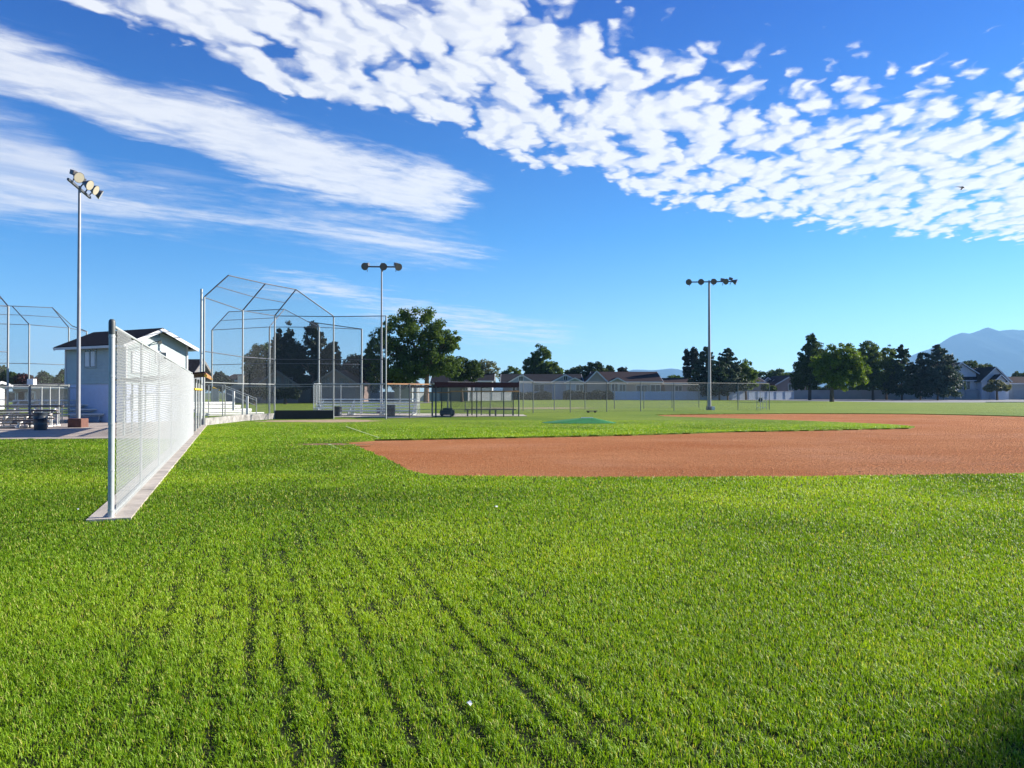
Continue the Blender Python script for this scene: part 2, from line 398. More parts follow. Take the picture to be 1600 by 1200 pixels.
# ------------------------------------------------------------------ ground
def ground_grass_mat():
    m, nt, p, out = new_mat('lawn_ground')
    N, L = nt.nodes, nt.links
    tc = N.new('ShaderNodeTexCoord')
    def nz(sc_, d=5, r=.6):
        n = N.new('ShaderNodeTexNoise'); n.inputs['Scale'].default_value = sc_; n.inputs['Detail'].default_value = d; n.inputs['Roughness'].default_value = r
        L.new(tc.outputs['Object'], n.inputs['Vector']); return n.outputs['Fac']
    a = nz(.12, 5); b = nz(9, 8, .75)
    r = N.new('ShaderNodeValToRGB'); e = r.color_ramp.elements
    e[0].position = .3; e[0].color = (.085, .160, .009, 1); e[1].position = .72; e[1].color = (.20, .265, .022, 1)
    L.new(a, r.inputs[0])
    r2 = N.new('ShaderNodeValToRGB'); e = r2.color_ramp.elements
    e[0].position = .3; e[0].color = (.35, .42, .35, 1); e[1].position = .7; e[1].color = (1.4, 1.32, 1.2, 1)
    L.new(b, r2.inputs[0])
    mx = N.new('ShaderNodeMixRGB'); mx.blend_type = 'MULTIPLY'; mx.inputs[0].default_value = .8
    L.new(r.outputs[0], mx.inputs[1]); L.new(r2.outputs[0], mx.inputs[2])
    # yellowing, drier turf away from the irrigated outfield
    sp = N.new('ShaderNodeSeparateXYZ'); L.new(tc.outputs['Object'], sp.inputs[0])
    mr = N.new('ShaderNodeMapRange'); mr.inputs[1].default_value = 50; mr.inputs[2].default_value = 75; L.new(sp.outputs[1], mr.inputs[0])
    nb = nz(.05, 4)
    ml = N.new('ShaderNodeMath'); ml.operation = 'MULTIPLY'; L.new(mr.outputs[0], ml.inputs[0]); L.new(nb, ml.inputs[1])
    dry = N.new('ShaderNodeMixRGB'); L.new(ml.outputs[0], dry.inputs[0]); L.new(mx.outputs[0], dry.inputs[1]); dry.inputs[2].default_value = (.17, .225, .026, 1)
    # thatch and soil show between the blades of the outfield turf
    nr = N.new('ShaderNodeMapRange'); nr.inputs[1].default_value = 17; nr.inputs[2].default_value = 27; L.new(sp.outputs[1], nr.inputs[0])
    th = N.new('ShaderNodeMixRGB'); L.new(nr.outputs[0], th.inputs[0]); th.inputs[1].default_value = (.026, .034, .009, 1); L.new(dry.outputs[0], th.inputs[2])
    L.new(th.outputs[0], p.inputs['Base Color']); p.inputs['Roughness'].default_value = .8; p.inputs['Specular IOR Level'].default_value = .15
    bp = N.new('ShaderNodeBump'); bp.inputs['Strength'].default_value = 1; bp.inputs['Distance'].default_value = .05
    bb = nz(22, 6, .7); L.new(bb, bp.inputs['Height']); L.new(bp.outputs['Normal'], p.inputs['Normal'])
    return m
LAWN = ground_grass_mat()
TERR = mat('distant_ground', (.07, .10, .03), .9, .3, .02)

def dirt_mat():
    m, nt, p, out = new_mat('infield_clay')
    N, L = nt.nodes, nt.links
    tc = N.new('ShaderNodeTexCoord')
    def nz(sc_, d=5, r=.6, vec=None):
        n = N.new('ShaderNodeTexNoise'); n.inputs['Scale'].default_value = sc_; n.inputs['Detail'].default_value = d; n.inputs['Roughness'].default_value = r
        L.new(vec or tc.outputs['Object'], n.inputs['Vector']); return n.outputs['Fac']
    mp = N.new('ShaderNodeMapping'); mp.inputs['Scale'].default_value = (.5, 1.0, 1); mp.inputs['Rotation'].default_value = (0, 0, .15); L.new(tc.outputs['Object'], mp.inputs[0])
    a = nz(.35, 6, .6, mp.outputs[0]); b = nz(28, 6, .75)
    r = N.new('ShaderNodeValToRGB'); e = r.color_ramp.elements
    e[0].position = .32; e[0].color = (.35, .120, .040, 1); e[1].position = .75; e[1].color = (.47, .205, .088, 1)
    L.new(a, r.inputs[0])
    r2 = N.new('ShaderNodeValToRGB'); e = r2.color_ramp.elements
    e[0].position = .33; e[0].color = (.40, .36, .34, 1); e[1].position = .66; e[1].color = (1.45, 1.5, 1.55, 1); L.new(b, r2.inputs[0])
    mx = N.new('ShaderNodeMixRGB'); mx.blend_type = 'MULTIPLY'; mx.inputs[0].default_value = .75
    L.new(r.outputs[0], mx.inputs[1]); L.new(r2.outputs[0], mx.inputs[2])
    L.new(mx.outputs[0], p.inputs['Base Color']); p.inputs['Roughness'].default_value = .95; p.inputs['Specular IOR Level'].default_value = .0625
    # raked furrows and clods
    wv = N.new('ShaderNodeTexWave'); wv.inputs['Scale'].default_value = 2.2; wv.inputs['Distortion'].default_value = 6; wv.inputs['Detail'].default_value = 4; wv.inputs['Detail Scale'].default_value = 1.2
    mp2 = N.new('ShaderNodeMapping'); mp2.inputs['Rotation'].default_value = (0, 0, .9); L.new(tc.outputs['Object'], mp2.inputs[0]); L.new(mp2.outputs[0], wv.inputs[0])
    c = nz(7, 9, .8)
    ad = N.new('ShaderNodeMath'); ad.operation = 'MULTIPLY_ADD'; ad.inputs[1].default_value = .35; L.new(wv.outputs['Fac'], ad.inputs[0]); L.new(c, ad.inputs[2])
    bp = N.new('ShaderNodeBump'); bp.inputs['Strength'].default_value = 1.0; bp.inputs['Distance'].default_value = .11
    L.new(ad.outputs[0], bp.inputs['Height']); L.new(bp.outputs['Normal'], p.inputs['Normal'])
    # pale dried crust in patches
    dr = nz(.16, 6, .65); rr = N.new('ShaderNodeMapRange'); rr.inputs[1].default_value = .5; rr.inputs[2].default_value = .7; rr.inputs[4].default_value = .55; L.new(dr, rr.inputs[0])
    m3 = N.new('ShaderNodeMixRGB'); L.new(rr.outputs[0], m3.inputs[0]); L.new(mx.outputs[0], m3.inputs[1]); m3.inputs[2].default_value = (.46, .24, .14, 1)
    L.new(m3.outputs[0], p.inputs['Base Color'])
    return m
DIRT = dirt_mat()

# big sheet to the horizon, the lawn with the infield cut out of it, the clay lying a little lower
t_ = MB(); t_.add([(-11000, -11000, -.09), (11000, -11000, -.09), (11000, 11000, -.09), (-11000, 11000, -.09)], [(0, 1, 2, 3)])
struct(t_.build('terrain', TERR))

near_px = [(537, 689.5), (560, 697), (590, 711), (622, 726), (655, 740), (676, 743), (720, 744), (775, 744.5), (850, 745.5), (1000, 745.8), (1150, 745.6), (1281, 745), (1412, 743), (1600, 740)]
far_px = [(1600, 650), (1520, 648), (1431, 646.4), (1340, 645.8), (1244, 645.6), (1150, 646.2), (1056, 647), (1022, 647.6)]
isl_px = [(1037, 650.5), (1150, 653.7), (1262, 657.5), (1375, 662), (1418, 664.8), (1430, 666.6), (1418, 668.3), (1340, 670), (1262, 671.7), (1150, 673.6), (1000, 678.4), (880, 681), (775, 683), (680, 685), (587, 686.6)]
def jitter(pts, a, step):
    out = []
    n = len(pts)
    for i in range(n):
        p, q = Vector((*pts[i], 0)), Vector((*pts[(i + 1) % n], 0)); L = (q - p).length; k = max(1, int(L / step))
        nv = Vector((-(q - p).y, (q - p).x, 0)).normalized()
        for j in range(k):
            w = p.lerp(q, j / k) + nv * random.uniform(-a, a)
            out.append((w.x, w.y))
    return out
hole = [gp(*p) for p in near_px] + [(15, 17.3), (21, 21.2), (28, 27), (34, 34), (37.5, 42)] + [gp(*p) for p in far_px] + [gp(*p) for p in isl_px]
hole = jitter(hole, .07, .35)
outer = [(-220, -60), (280, -60), (280, 118), (62, 122), (52, 148), (34, 172), (-220, 172)]
lm = MB()
tri = tessellate_polygon([[Vector((*p, 0)) for p in outer], [Vector((*p, 0)) for p in hole]])
allp = outer + hole; fs = []
for a, b, c in tri:
    A, B, C = allp[a], allp[b], allp[c]
    fs.append((a, b, c) if (B[0]-A[0])*(C[1]-A[1])-(B[1]-A[1])*(C[0]-A[0]) > 0 else (a, c, b))
lm.add([(x, y, 0) for x, y in allp], fs)
nh = len(hole)
lm.add([(x, y, 0) for x, y in hole] + [(x, y, -.07) for x, y in hole], [(i, nh + i, nh + (i + 1) % nh, (i + 1) % nh) for i in range(nh)])
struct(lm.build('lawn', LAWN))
dm = MB(); dm.add([(-12, 10, -.05), (45, 10, -.05), (45, 64, -.05), (-12, 64, -.05)], [(0, 1, 2, 3)])
struct(dm.build('infield_dirt', DIRT))

def patch(name, c, rx, ry, z, m, rz=0, n=40, am=.18):
    b = MB(); pts = []
    ph = [random.uniform(0, 6) for _ in range(4)]
    for k in range(n):
        t = 2 * math.pi * k / n
        r = 1 + am * (math.sin(3 * t + ph[0]) * .5 + math.sin(5 * t + ph[1]) * .4 + math.sin(9 * t + ph[2]) * .3)
        x, y = rx * r * math.cos(t), ry * r * math.sin(t)
        pts.append((c[0] + x * math.cos(rz) - y * math.sin(rz), c[1] + x * math.sin(rz) + y * math.cos(rz)))
    b.poly(pts, z); return struct(b.build(name, m))
SOIL = mat('bare_soil', (.20, .13, .075), .95, .3, 3, bump=.6, bscale=20, spec=.05)
SOILP = mat('pale_bare_soil', (.34, .26, .17), .95, .25, 2, bump=.6, bscale=20, spec=.05)
patch('home_plate_dirt', (-10.6, 42.9), 3.3, 2.0, .006, SOILP)
patch('worn_turf', gp(512, 694.5), 1.15, .5, .006, SOIL, 0, 40, .4)
patch('worn_turf', gp(842, 666), 4.4, .28, .006, mat('yellowed_turf', (.20, .19, .05), .9, .3, 2), 0, 40, .4)
patch('outfield_dirt_beyond', (2.0, 78), 6.5, 2.6, .006, SOILP)
CHALK = mat('faded_chalk', (.26, .33, .13), .95, .4, 3)
def strip(name, a, b, w, z, m):
    a, b = Vector((*a, 0)), Vector((*b, 0)); d = (b - a).normalized(); n = Vector((-d.y, d.x, 0)) * w / 2
    q = MB(); q.add([(p.x, p.y, z) for p in (a - n, b - n, b + n, a + n)], [(0, 1, 2, 3)]); return struct(q.build(name, m))
strip('foul_line', gp(541, 667), gp(592, 684.5), .09, .022, CHALK)
strip('foul_line', gp(514, 694), gp(534, 704), .10, .010, CHALK)

# road and paving
ASPH = mat('asphalt', (.15, .155, .17), .9, .15, .4, bump=.2)
b = MB(); b.poly([(52, 119), (300, 114), (300, 176), (28, 176)], -.03); struct(b.build('road', ASPH))
b = MB(); b.prism([(75, 121.2), (280, 117.2), (280, 117.7), (75, 121.7)], -.05, .10); struct(b.build('kerb', CONCL))

FD = Vector((-6.72, 18.55, 0)).normalized()            # direction of the fence line
FN = Vector((FD.y, -FD.x, 0))                          # its field side
F0 = Vector((-5.03, 9.65, 0))
def on_fence(t, off=0, z=0): return F0 + FD * t + FN * off + Vector((0, 0, z))
# mow strip under the fence
def quad_pts(t0, t1, a0, a1): return [tuple(on_fence(t, a)[:2]) for t, a in ((t0, a0), (t1, a0), (t1, a1), (t0, a1))]
b = MB()
for k in range(10): b.prism(quad_pts(-.12 + k * 2.95, -.12 + k * 2.95 + 2.935, -.26, .24), -.05, .035 + .004 * (k % 3))
struct(b.build('mow_strip', CONCL))
# concrete apron round the press box and bleachers
b = MB(); b.prism([gp(-260, 688), gp(0, 687), gp(100, 686.3), gp(176, 685.4), tuple(on_fence(17.6, -.27)[:2]), tuple(on_fence(29, -.27)[:2]), (-19, 48), (-34, 52), (-50, 50)], -.05, .02); struct(b.build('concrete_apron', CONC))
b = MB(); b.prism([(-13.5, 49.2), (-6.6, 48.4), (-6.2, 49.4), (1.0, 51.2), (.8, 54.4), (-5, 57.2), (-13.5, 57)], -.05, .03); struct(b.build('concrete_pad', CONCL))

# ------------------------------------------------------------------ fences
def mesh_panels(pts, z0, z1, name, m, parent, zt=None):
    q = MB()
    for i in range(len(pts) - 1):
        a, c = pts[i], pts[i + 1]
        q.quad((a[0], a[1], z0), (c[0], c[1], z0), (c[0], c[1], z1), (a[0], a[1], z1))
    return q.build(name, m, parent)

def chain_fence(name, label, pts, h, group=None, pr=.03, rails=(1.0, .03), m=GALV, mm=MESH, top_m=None, skip_post=()):
    t = thing(name, label, 'fence', group=group)
    for i, (x, y) in enumerate(pts):
        if i in skip_post: continue
        MB().tube([(x, y, 0), (x, y, h + .03)], pr, 8).build('post', m, t, True)
    for r in rails:
        MB().tube([(x, y, h * r) for x, y in pts], .021, 6).build('top_rail' if r == 1.0 else 'rail', (top_m or m), t, True)
    mesh_panels(pts, .04, h - .01, 'chain_mesh', mm, t)
    return t

def lerp_pts(a, b, n): return [(a[0] + (b[0] - a[0]) * i / n, a[1] + (b[1] - a[1]) * i / n) for i in range(n + 1)]

# the tall white fence in the foreground, woven wire by wire
def near_fence():
    T, h0, h1 = 19.73, 2.45, 2.31
    t = thing('chain_link_fence', 'tall white chain-link fence receding from the near lawn beside a concrete strip', 'fence')
    n = 7
    for i in range(n):
        s = 19.73 * i / (n - 1) if i else 0; h = h0 + (h1 - h0) * s / T; p = on_fence(s)
        r = .037 if i == 0 else .021
        q = MB(); q.tube([(p.x, p.y, 0), (p.x, p.y, h + .02)], r, 16)
        o = q.build('post', GALVL if i == 0 else GALV, t, True)
        if i == 0:
            MB().lathe([(.041, h - .12), (.041, h + .03), (.036, h + .055), (.02, h + .07)], Matrix.Translation((p.x, p.y, 0))).build('post_cap', CAPD, o, True)
            for zb in (.12, .62, 1.2, 1.8, 2.3):
                MB().lathe([(.0385, zb - .012), (.0405, zb - .01), (.0405, zb + .01), (.0385, zb + .012)], Matrix.Translation((p.x, p.y, 0))).build('tension_band', GALVL, o)
    for z0, z1, nm in ((h0, h1, 'top_rail'), (.07, .07, 'rail'), ):
        MB().tube([on_fence(.0, .0, z0 - .01), on_fence(T, .0, z1 - .01)], .02, 8).build(nm, GALVL, t, True)
    a = .039; nw = int(T / a); V = []; Q = []
    base = 0
    for i in range(nw):
        s0 = i * a; hh = h0 + (h1 - h0) * s0 / T - .04; nz = int((hh - .06) / a)
        j = np.arange(nz + 1); odd = (j + i) % 2
        dd_ = .0046; e_ = .0022
        ext = s0 + odd * a; z = .06 + j * a
        # the wire runs up-right in front, hooks through its neighbour, runs up-left behind
        offb = np.where(odd == 1, dd_, -dd_)
        ss_ = np.repeat(ext, 2); off = np.stack([offb, -offb], 1).ravel() + .052
        zz_ = np.stack([z - e_, z + e_], 1).ravel(); nz = 2 * (nz + 1) - 1
        P = np.stack([F0.x + FD.x * ss_ + FN.x * off, F0.y + FD.y * ss_ + FN.y * off, zz_], 1)
        d = np.zeros_like(P); d[1:-1] = P[2:] - P[:-2]; d[0] = P[1] - P[0]; d[-1] = P[-1] - P[-2]
        # triangular section wire
        r = .0026
        e1 = np.array([FN.x, FN.y, 0]); e2 = np.array([FD.x, FD.y, 0])
        ring = [e1 * r, -.5 * e1 * r + .866 * e2 * r, -.5 * e1 * r - .866 * e2 * r]
        V.append(np.stack([P + q for q in ring], 1).reshape(-1, 3))
        k = np.arange(nz)
        for c in range(3):
            c2 = (c + 1) % 3
            Q.append(np.stack([base + k * 3 + c, base + k * 3 + c2, base + (k + 1) * 3 + c2, base + (k + 1) * 3 + c], 1))
        base += (nz + 1) * 3
    np_mesh('woven_wire', np.concatenate(V), [np.concatenate(Q)], WIRE, t)
near_fence()

# dugout at the far end of that fence
def near_dugout():
    t = thing('dugout', 'dugout with orange fascia and yellow pad ends at the end of the white fence', 'dugout')
    t0, t1 = 20.2, 27.4
    for s in (t0, (t0 * 2 + t1) / 3, (t0 + 2 * t1) / 3, t1):
        for off, hh in ((0, 2.15), (-2.3, 1.95)):
            p = on_fence(s, off); MB().tube([(p.x, p.y, 0), (p.x, p.y, hh)], .04, 8).build('post', GALV, t, True)
    a, b_, c, d = on_fence(t0 - .1, .42, 2.33), on_fence(t1, .42, 2.33), on_fence(t1, -2.6, 2.02), on_fence(t0 - .1, -2.6, 2.02)
    up = Vector((0, 0, .05))
    q = MB(); q.add([a, b_, c, d, a + up, b_ + up, c + up, d + up], [(3, 2, 1, 0), (4, 5, 6, 7), (0, 1, 5, 4), (1, 2, 6, 5), (2, 3, 7, 6), (3, 0, 4, 7)])
    rf = q.build('roof', MAROON, t)
    MB().beam(on_fence(t0 - .12, .44, 2.25), on_fence(t1, .44, 2.25), .05, .15).build('fascia', ORANGE, rf)
    for s in (t0 - .2, t1 + .05):
        MB().tube([on_fence(s - .02, .46, 2.22), on_fence(s + .16, .46, 2.22)], .055, 10).build('pad_end', YELLOW, t, True)
    MB().tube([on_fence(t0, .05, 1.72), on_fence(t1, .05, 1.72)], .045, 8).build('rail_pad', YELLOW, t, True)
    mesh_panels([on_fence(t0, -2.3)[:2], on_fence(t1, -2.3)[:2]], .05, 1.9, 'chain_mesh', MESH, t)
    A, B = on_fence(t0), on_fence(t1)
    mesh_panels([A[:2], B[:2]], .03, 1.66, 'chain_mesh', MESHD, t)
near_dugout()

# backstops
def backstop(name, label, tops, hpost, peaks, ties, mids, rails, extra=(), pr=.045, dark_hood=True, skirt=None):
    """tops: post feet; peaks: (x,y,z) of the hood's upper edge; ties: (post index, peak index)"""
    t = thing(name, label, 'backstop')
    for x, y in tops:
        MB().tube([(x, y, 0), (x, y, hpost)], pr, 10).build('post', GALV, t, True)
    for z in rails:
        MB().tube([(x, y, z) for x, y in tops], .026, 6).build('rail', GDARK if z > 2.5 else GALV, t, True)
    if len(peaks) > 1: MB().tube(peaks, .03, 6).build('hood_edge', GDARK, t, True)
    for i, j in ties:
        MB().tube([(tops[i][0], tops[i][1], hpost), peaks[j]], .035, 6).build('hood_bar', GDARK, t, True)
    md = []
    for i, j in mids:
        A = Vector((tops[i][0], tops[i][1], hpost)); B = Vector(peaks[j]); md.append((A + B) / 2)
    if len(md) > 1: MB().tube(md, .022, 6).build('hood_rail', GDARK, t, True)
    mesh_panels(tops, .35, hpost, 'chain_mesh', MESH, t)
    q = MB()
    for (i, j), (k, l) in zip(ties[:-1], ties[1:]):
        if i == k: 
            pass
        A, B = Vector((*tops[i], hpost)), Vector((*tops[k], hpost)); C, D = Vector(peaks[l]), Vector(peaks[j])
        if (A - B).length < .01: q.add([A, C, D], [(0, 1, 2)], [[(0, 0), ((C - A).length, 0), (0, (D - A).length)]])
        elif (C - D).length < .01: q.add([A, B, C], [(0, 1, 2)], [[(0, 0), ((B - A).length, 0), (.5 * (B - A).length, (C - A).length)]])
        else: q.quad(A, B, C, D)
    q.build('hood_mesh', MESH, t)
    return t
P_ = lambda px, Y: (gx(px, Y), Y)
P3 = lambda px, py, Y: (gx(px, Y), Y, gz(py, Y))
b1t = [P_(318.5, 37), P_(379, 43), P_(429, 46), P_(521, 46.4), P_(603, 46)]
bs = backstop('backstop', 'large galvanized backstop with angled hood behind the worn home plate area', b1t, 6.2,
         [P3(356, 430, 37.4), P3(414, 443, 42.6), P3(462, 452, 45.0)], [(0, 0), (1, 1), (2, 2), (3, 2)], [(0, 0), (1, 1), (2, 2)], (6.18, 3.58, 2.08))
p = P_(314.2, 37.3); MB().tube([(p[0], p[1], 0), (p[0], p[1], gz(450, 37))], .06, 12).build('end_post', GALVL, bs, True)
q = MB(); q.beam((*b1t[0], .17), (*b1t[1], .17), .16, .36); q.beam((*b1t[1], .17), (*b1t[2], .17), .15, .35); q.build('base_wall', CONCD, bs)
q = MB(); q.beam((b1t[2][0] + .05, b1t[2][1], .26), (b1t[3][0], b1t[3][1], .26), .14, .52); q.build('base_wall_in_shade', BLACKB, bs)  # back run of the low wall, its shade put in as black
b2t = [P_(331, 56.4), P_(421, 53.8), P_(498, 54.0), P_(565, 55.8)]
backstop('backstop', 'second backstop standing behind the white steps, hood leaning away', b2t, 6.2,
         [P3(357, 487, 58.5), P3(444, 483, 56.8), P3(481, 502.5, 57.6)], [(0, 0), (1, 1), (2, 2), (3, 2)], [(0, 0), (1, 1)], (6.18, 3.62, 2.0), pr=.06)
b3t = [P_(-150, 36), P_(-50, 39), P_(12, 41)]
backstop('backstop', 'near backstop cut off by the frame, beside the brown bleachers', b3t, 6.2,
         [P3(-190, 425, 37.5), P3(-80, 440, 40), P3(-8, 455, 42)], [(0, 0), (1, 1), (2, 2)], [(0, 0), (1, 1), (2, 2)], (6.18, 3.75, 1.2), pr=.055)
b4t = [P_(-25, 51), P_(45, 52), P_(107, 54.6), P_(135, 58)]
backstop('backstop', 'backstop rising behind the left bleachers with hood tilting toward the frame edge', b4t, 6.2,
         [P3(-45, 476, 53.5), P3(18, 478, 54.2), P3(81, 480.5, 56.5), P3(112, 509, 60)], [(0, 0), (1, 1), (2, 2), (3, 3)], [(0, 0), (1, 1), (2, 2)], (6.18, 3.55, 2.1), pr=.05)

# sign board on the backstop post
sg = MB(); c = P3(374.5, 594, 43.3); sg.box((c[0] + .02, c[1] + .12, c[2]), (.34, .06, .52), .2)
tag(sg.build('notice_board', CREAM, bevel=.01), 'small blank cream board fixed to a backstop post', 'sign')

# fences toward right field
fr = [P_(811, 58)] + [P_(a, b) for a, b in ((833, 58.9), (891, 60.8), (948, 62.6), (1001, 64.3), (1053, 66.1), (1105, 67.9), (1153, 69.5), (1202, 71.2))]
chain_fence('chain_link_fence', 'galvanized sideline fence running from the maroon dugout past the tall light pole', fr, 2.42, None, .034, (1.0,), m=FENCEG)
chain_fence('chain_link_fence', 'farther galvanized fence of the next field in front of the hedges', [P_(700, 61)] + [P_(a, b) for a, b in ((727, 62), (766, 63.6), (817.5, 66), (866, 68.6), (914, 71.2), (960, 73.4), (1006, 75.8), (1050, 78), (1092, 80.3))], 2.42, None, .034, (1.0,), m=FENCEG)
# fence with brown cap between backstop and dugout
t = chain_fence('chain_link_fence', 'fence with orange-brown cap rail between backstop and maroon dugout', [P_(604.5, 46.1), P_(640, 47.2), P_(676, 48.6)], 2.08, None, .036, (.45, .03), skip_post=(0,), m=DSTEEL)
MB().beam(P_(604.5, 46.1) + (2.11,), P_(676, 48.6) + (2.11,), .09, .07).build('cap_rail', ORANGE, t)
# fences on the left side, behind and beside the bleachers
chain_fence('chain_link_fence', 'fence with dark mesh behind the trash can and white bleachers', [P_(46, 35.2), P_(65, 36.2), P_(78, 37), P_(92, 37.8), P_(108, 40.5), P_(140, 43.6)], 1.84, None, .036, (1.0,), mm=MESHD)
t = chain_fence('chain_link_fence', 'dark-railed fence coming from the frame edge past the brown bleachers', [P_(-190, 29.5), P_(-60, 31.2), P_(47, 34.2)], 1.85, None, .04, (1.0, .40), m=GDARK)
# white box on top of the left corner post
c = P3(50, 598.5, 35.0); tag(MB().box((c[0], c[1], c[2] + .05), (.30, .28, .27)).build('junction_box', PUREW, bevel=.02), 'small white box mounted on top of a fence corner post', 'box')

# ------------------------------------------------------------------ light poles
def flood_head(parent, m, lens_m, k=1.0):
    """bell reflector, lens and ballast box; local -Z is not used: +Y is the aim"""
    mt = m @ Matrix.Scale(k, 4)
    q = MB(); rot = Matrix.Rotation(R(-90), 4, 'X')
    q.lathe([(.07, -.30), (.10, -.22), (.14, -.12), (.21, 0), (.27, .14), (.275, .16)], mt @ rot @ Matrix.Identity(4), 20)
    o = q.build('lamp_head', LAMPG, parent, True)
    MB().lathe([(.255, .158), (.255, .166)], mt @ rot, 20).build('lens', lens_m, o)
    q = MB(); q.box((0, 0, 0), (.24, .34, .24), 0, mt @ Matrix.Translation((0, -.42, .12)) @ Matrix.Rotation(R(0), 4, 'X')); q.build('ballast', LAMPG, o, bevel=.02)
    q = MB(); q.tube([mt @ Vector((0, -.2, .02)), mt @ Vector((0, -.3, -.22)), mt @ Vector((0, -.3, -.40))], .03, 6); q.build('bracket', GDARK, o)
def light_pole(label, loc, H, arm_az, aims, arm, r0=.092, r1=.06, foot=(.62, .42), footm=RUST, lens_m=None, k=1.0):
    lens_m = lens_m or LENSD
    t = thing('light_pole', label, 'light pole', group='floodlight poles round the ball field')
    x, y = loc
    f = MB(); f.box((x, y, foot[1] / 2), (foot[0], foot[0], foot[1])); f.build('footing', footm, t, bevel=.03)
    MB().tube([(x, y, foot[1]), (x, y, H * .5), (x, y, H)], r0, 16, r1).build('pole', POLE, t, True)
    ax = Vector((math.sin(R(arm_az)), math.cos(R(arm_az)), 0))
    MB().beam(Vector((x, y, H - .12)) - ax * arm / 2, Vector((x, y, H - .12)) + ax * arm / 2, .09, .1).build('crossarm', GDARK, t)
    for s, az, dn in aims:
        d = Vector((math.sin(R(az)), math.cos(R(az)), 0))
        p0 = Vector((x, y, H - .16 if k == 1 else H + .10)) + ax * s + d * .36
        m = Matrix.Translation(p0) @ Matrix.Rotation(-R(az), 4, 'Z') @ Matrix.Rotation(-R(dn), 4, 'X')
        flood_head(t, m, lens_m, k)
    return t
light_pole('tall floodlight pole on rust red footing in front of the press box, lamps turned sideways', P_(122.5, 34.8), gz(290, 34.8), -14, [(-1.0, 120, 22), (.1, 98, 24), (.9, 88, 26), (1.55, 62, 28)], 3.3, lens_m=LENS, k=.86)
light_pole('floodlight pole with three lamps behind the aluminium bleachers', P_(596, 56.5), gz(414, 56.5), 86, [(-1.05, 190, 12), (.08, 165, 12), (1.05, 150, 16)], 2.3, .085, .055)
light_pole('five-lamp floodlight pole by the right-field fence with white box at its foot', P_(1108.5, 69.6), gz(438, 69.6), 97, [(-1.75, 200, 10), (-.72, 194, 10), (.35, 188, 10), (1.2, 160, 14), (1.9, 110, 22)], 4.0, .15, .09, (.5, .35), CONCD)
c = P_(1114.5, 69.2); tag(MB().box((c[0], c[1], .16), (.26, .2, .32)).build('utility_box', PUREW, bevel=.02), 'small white utility box at the foot of the five-lamp pole', 'box')

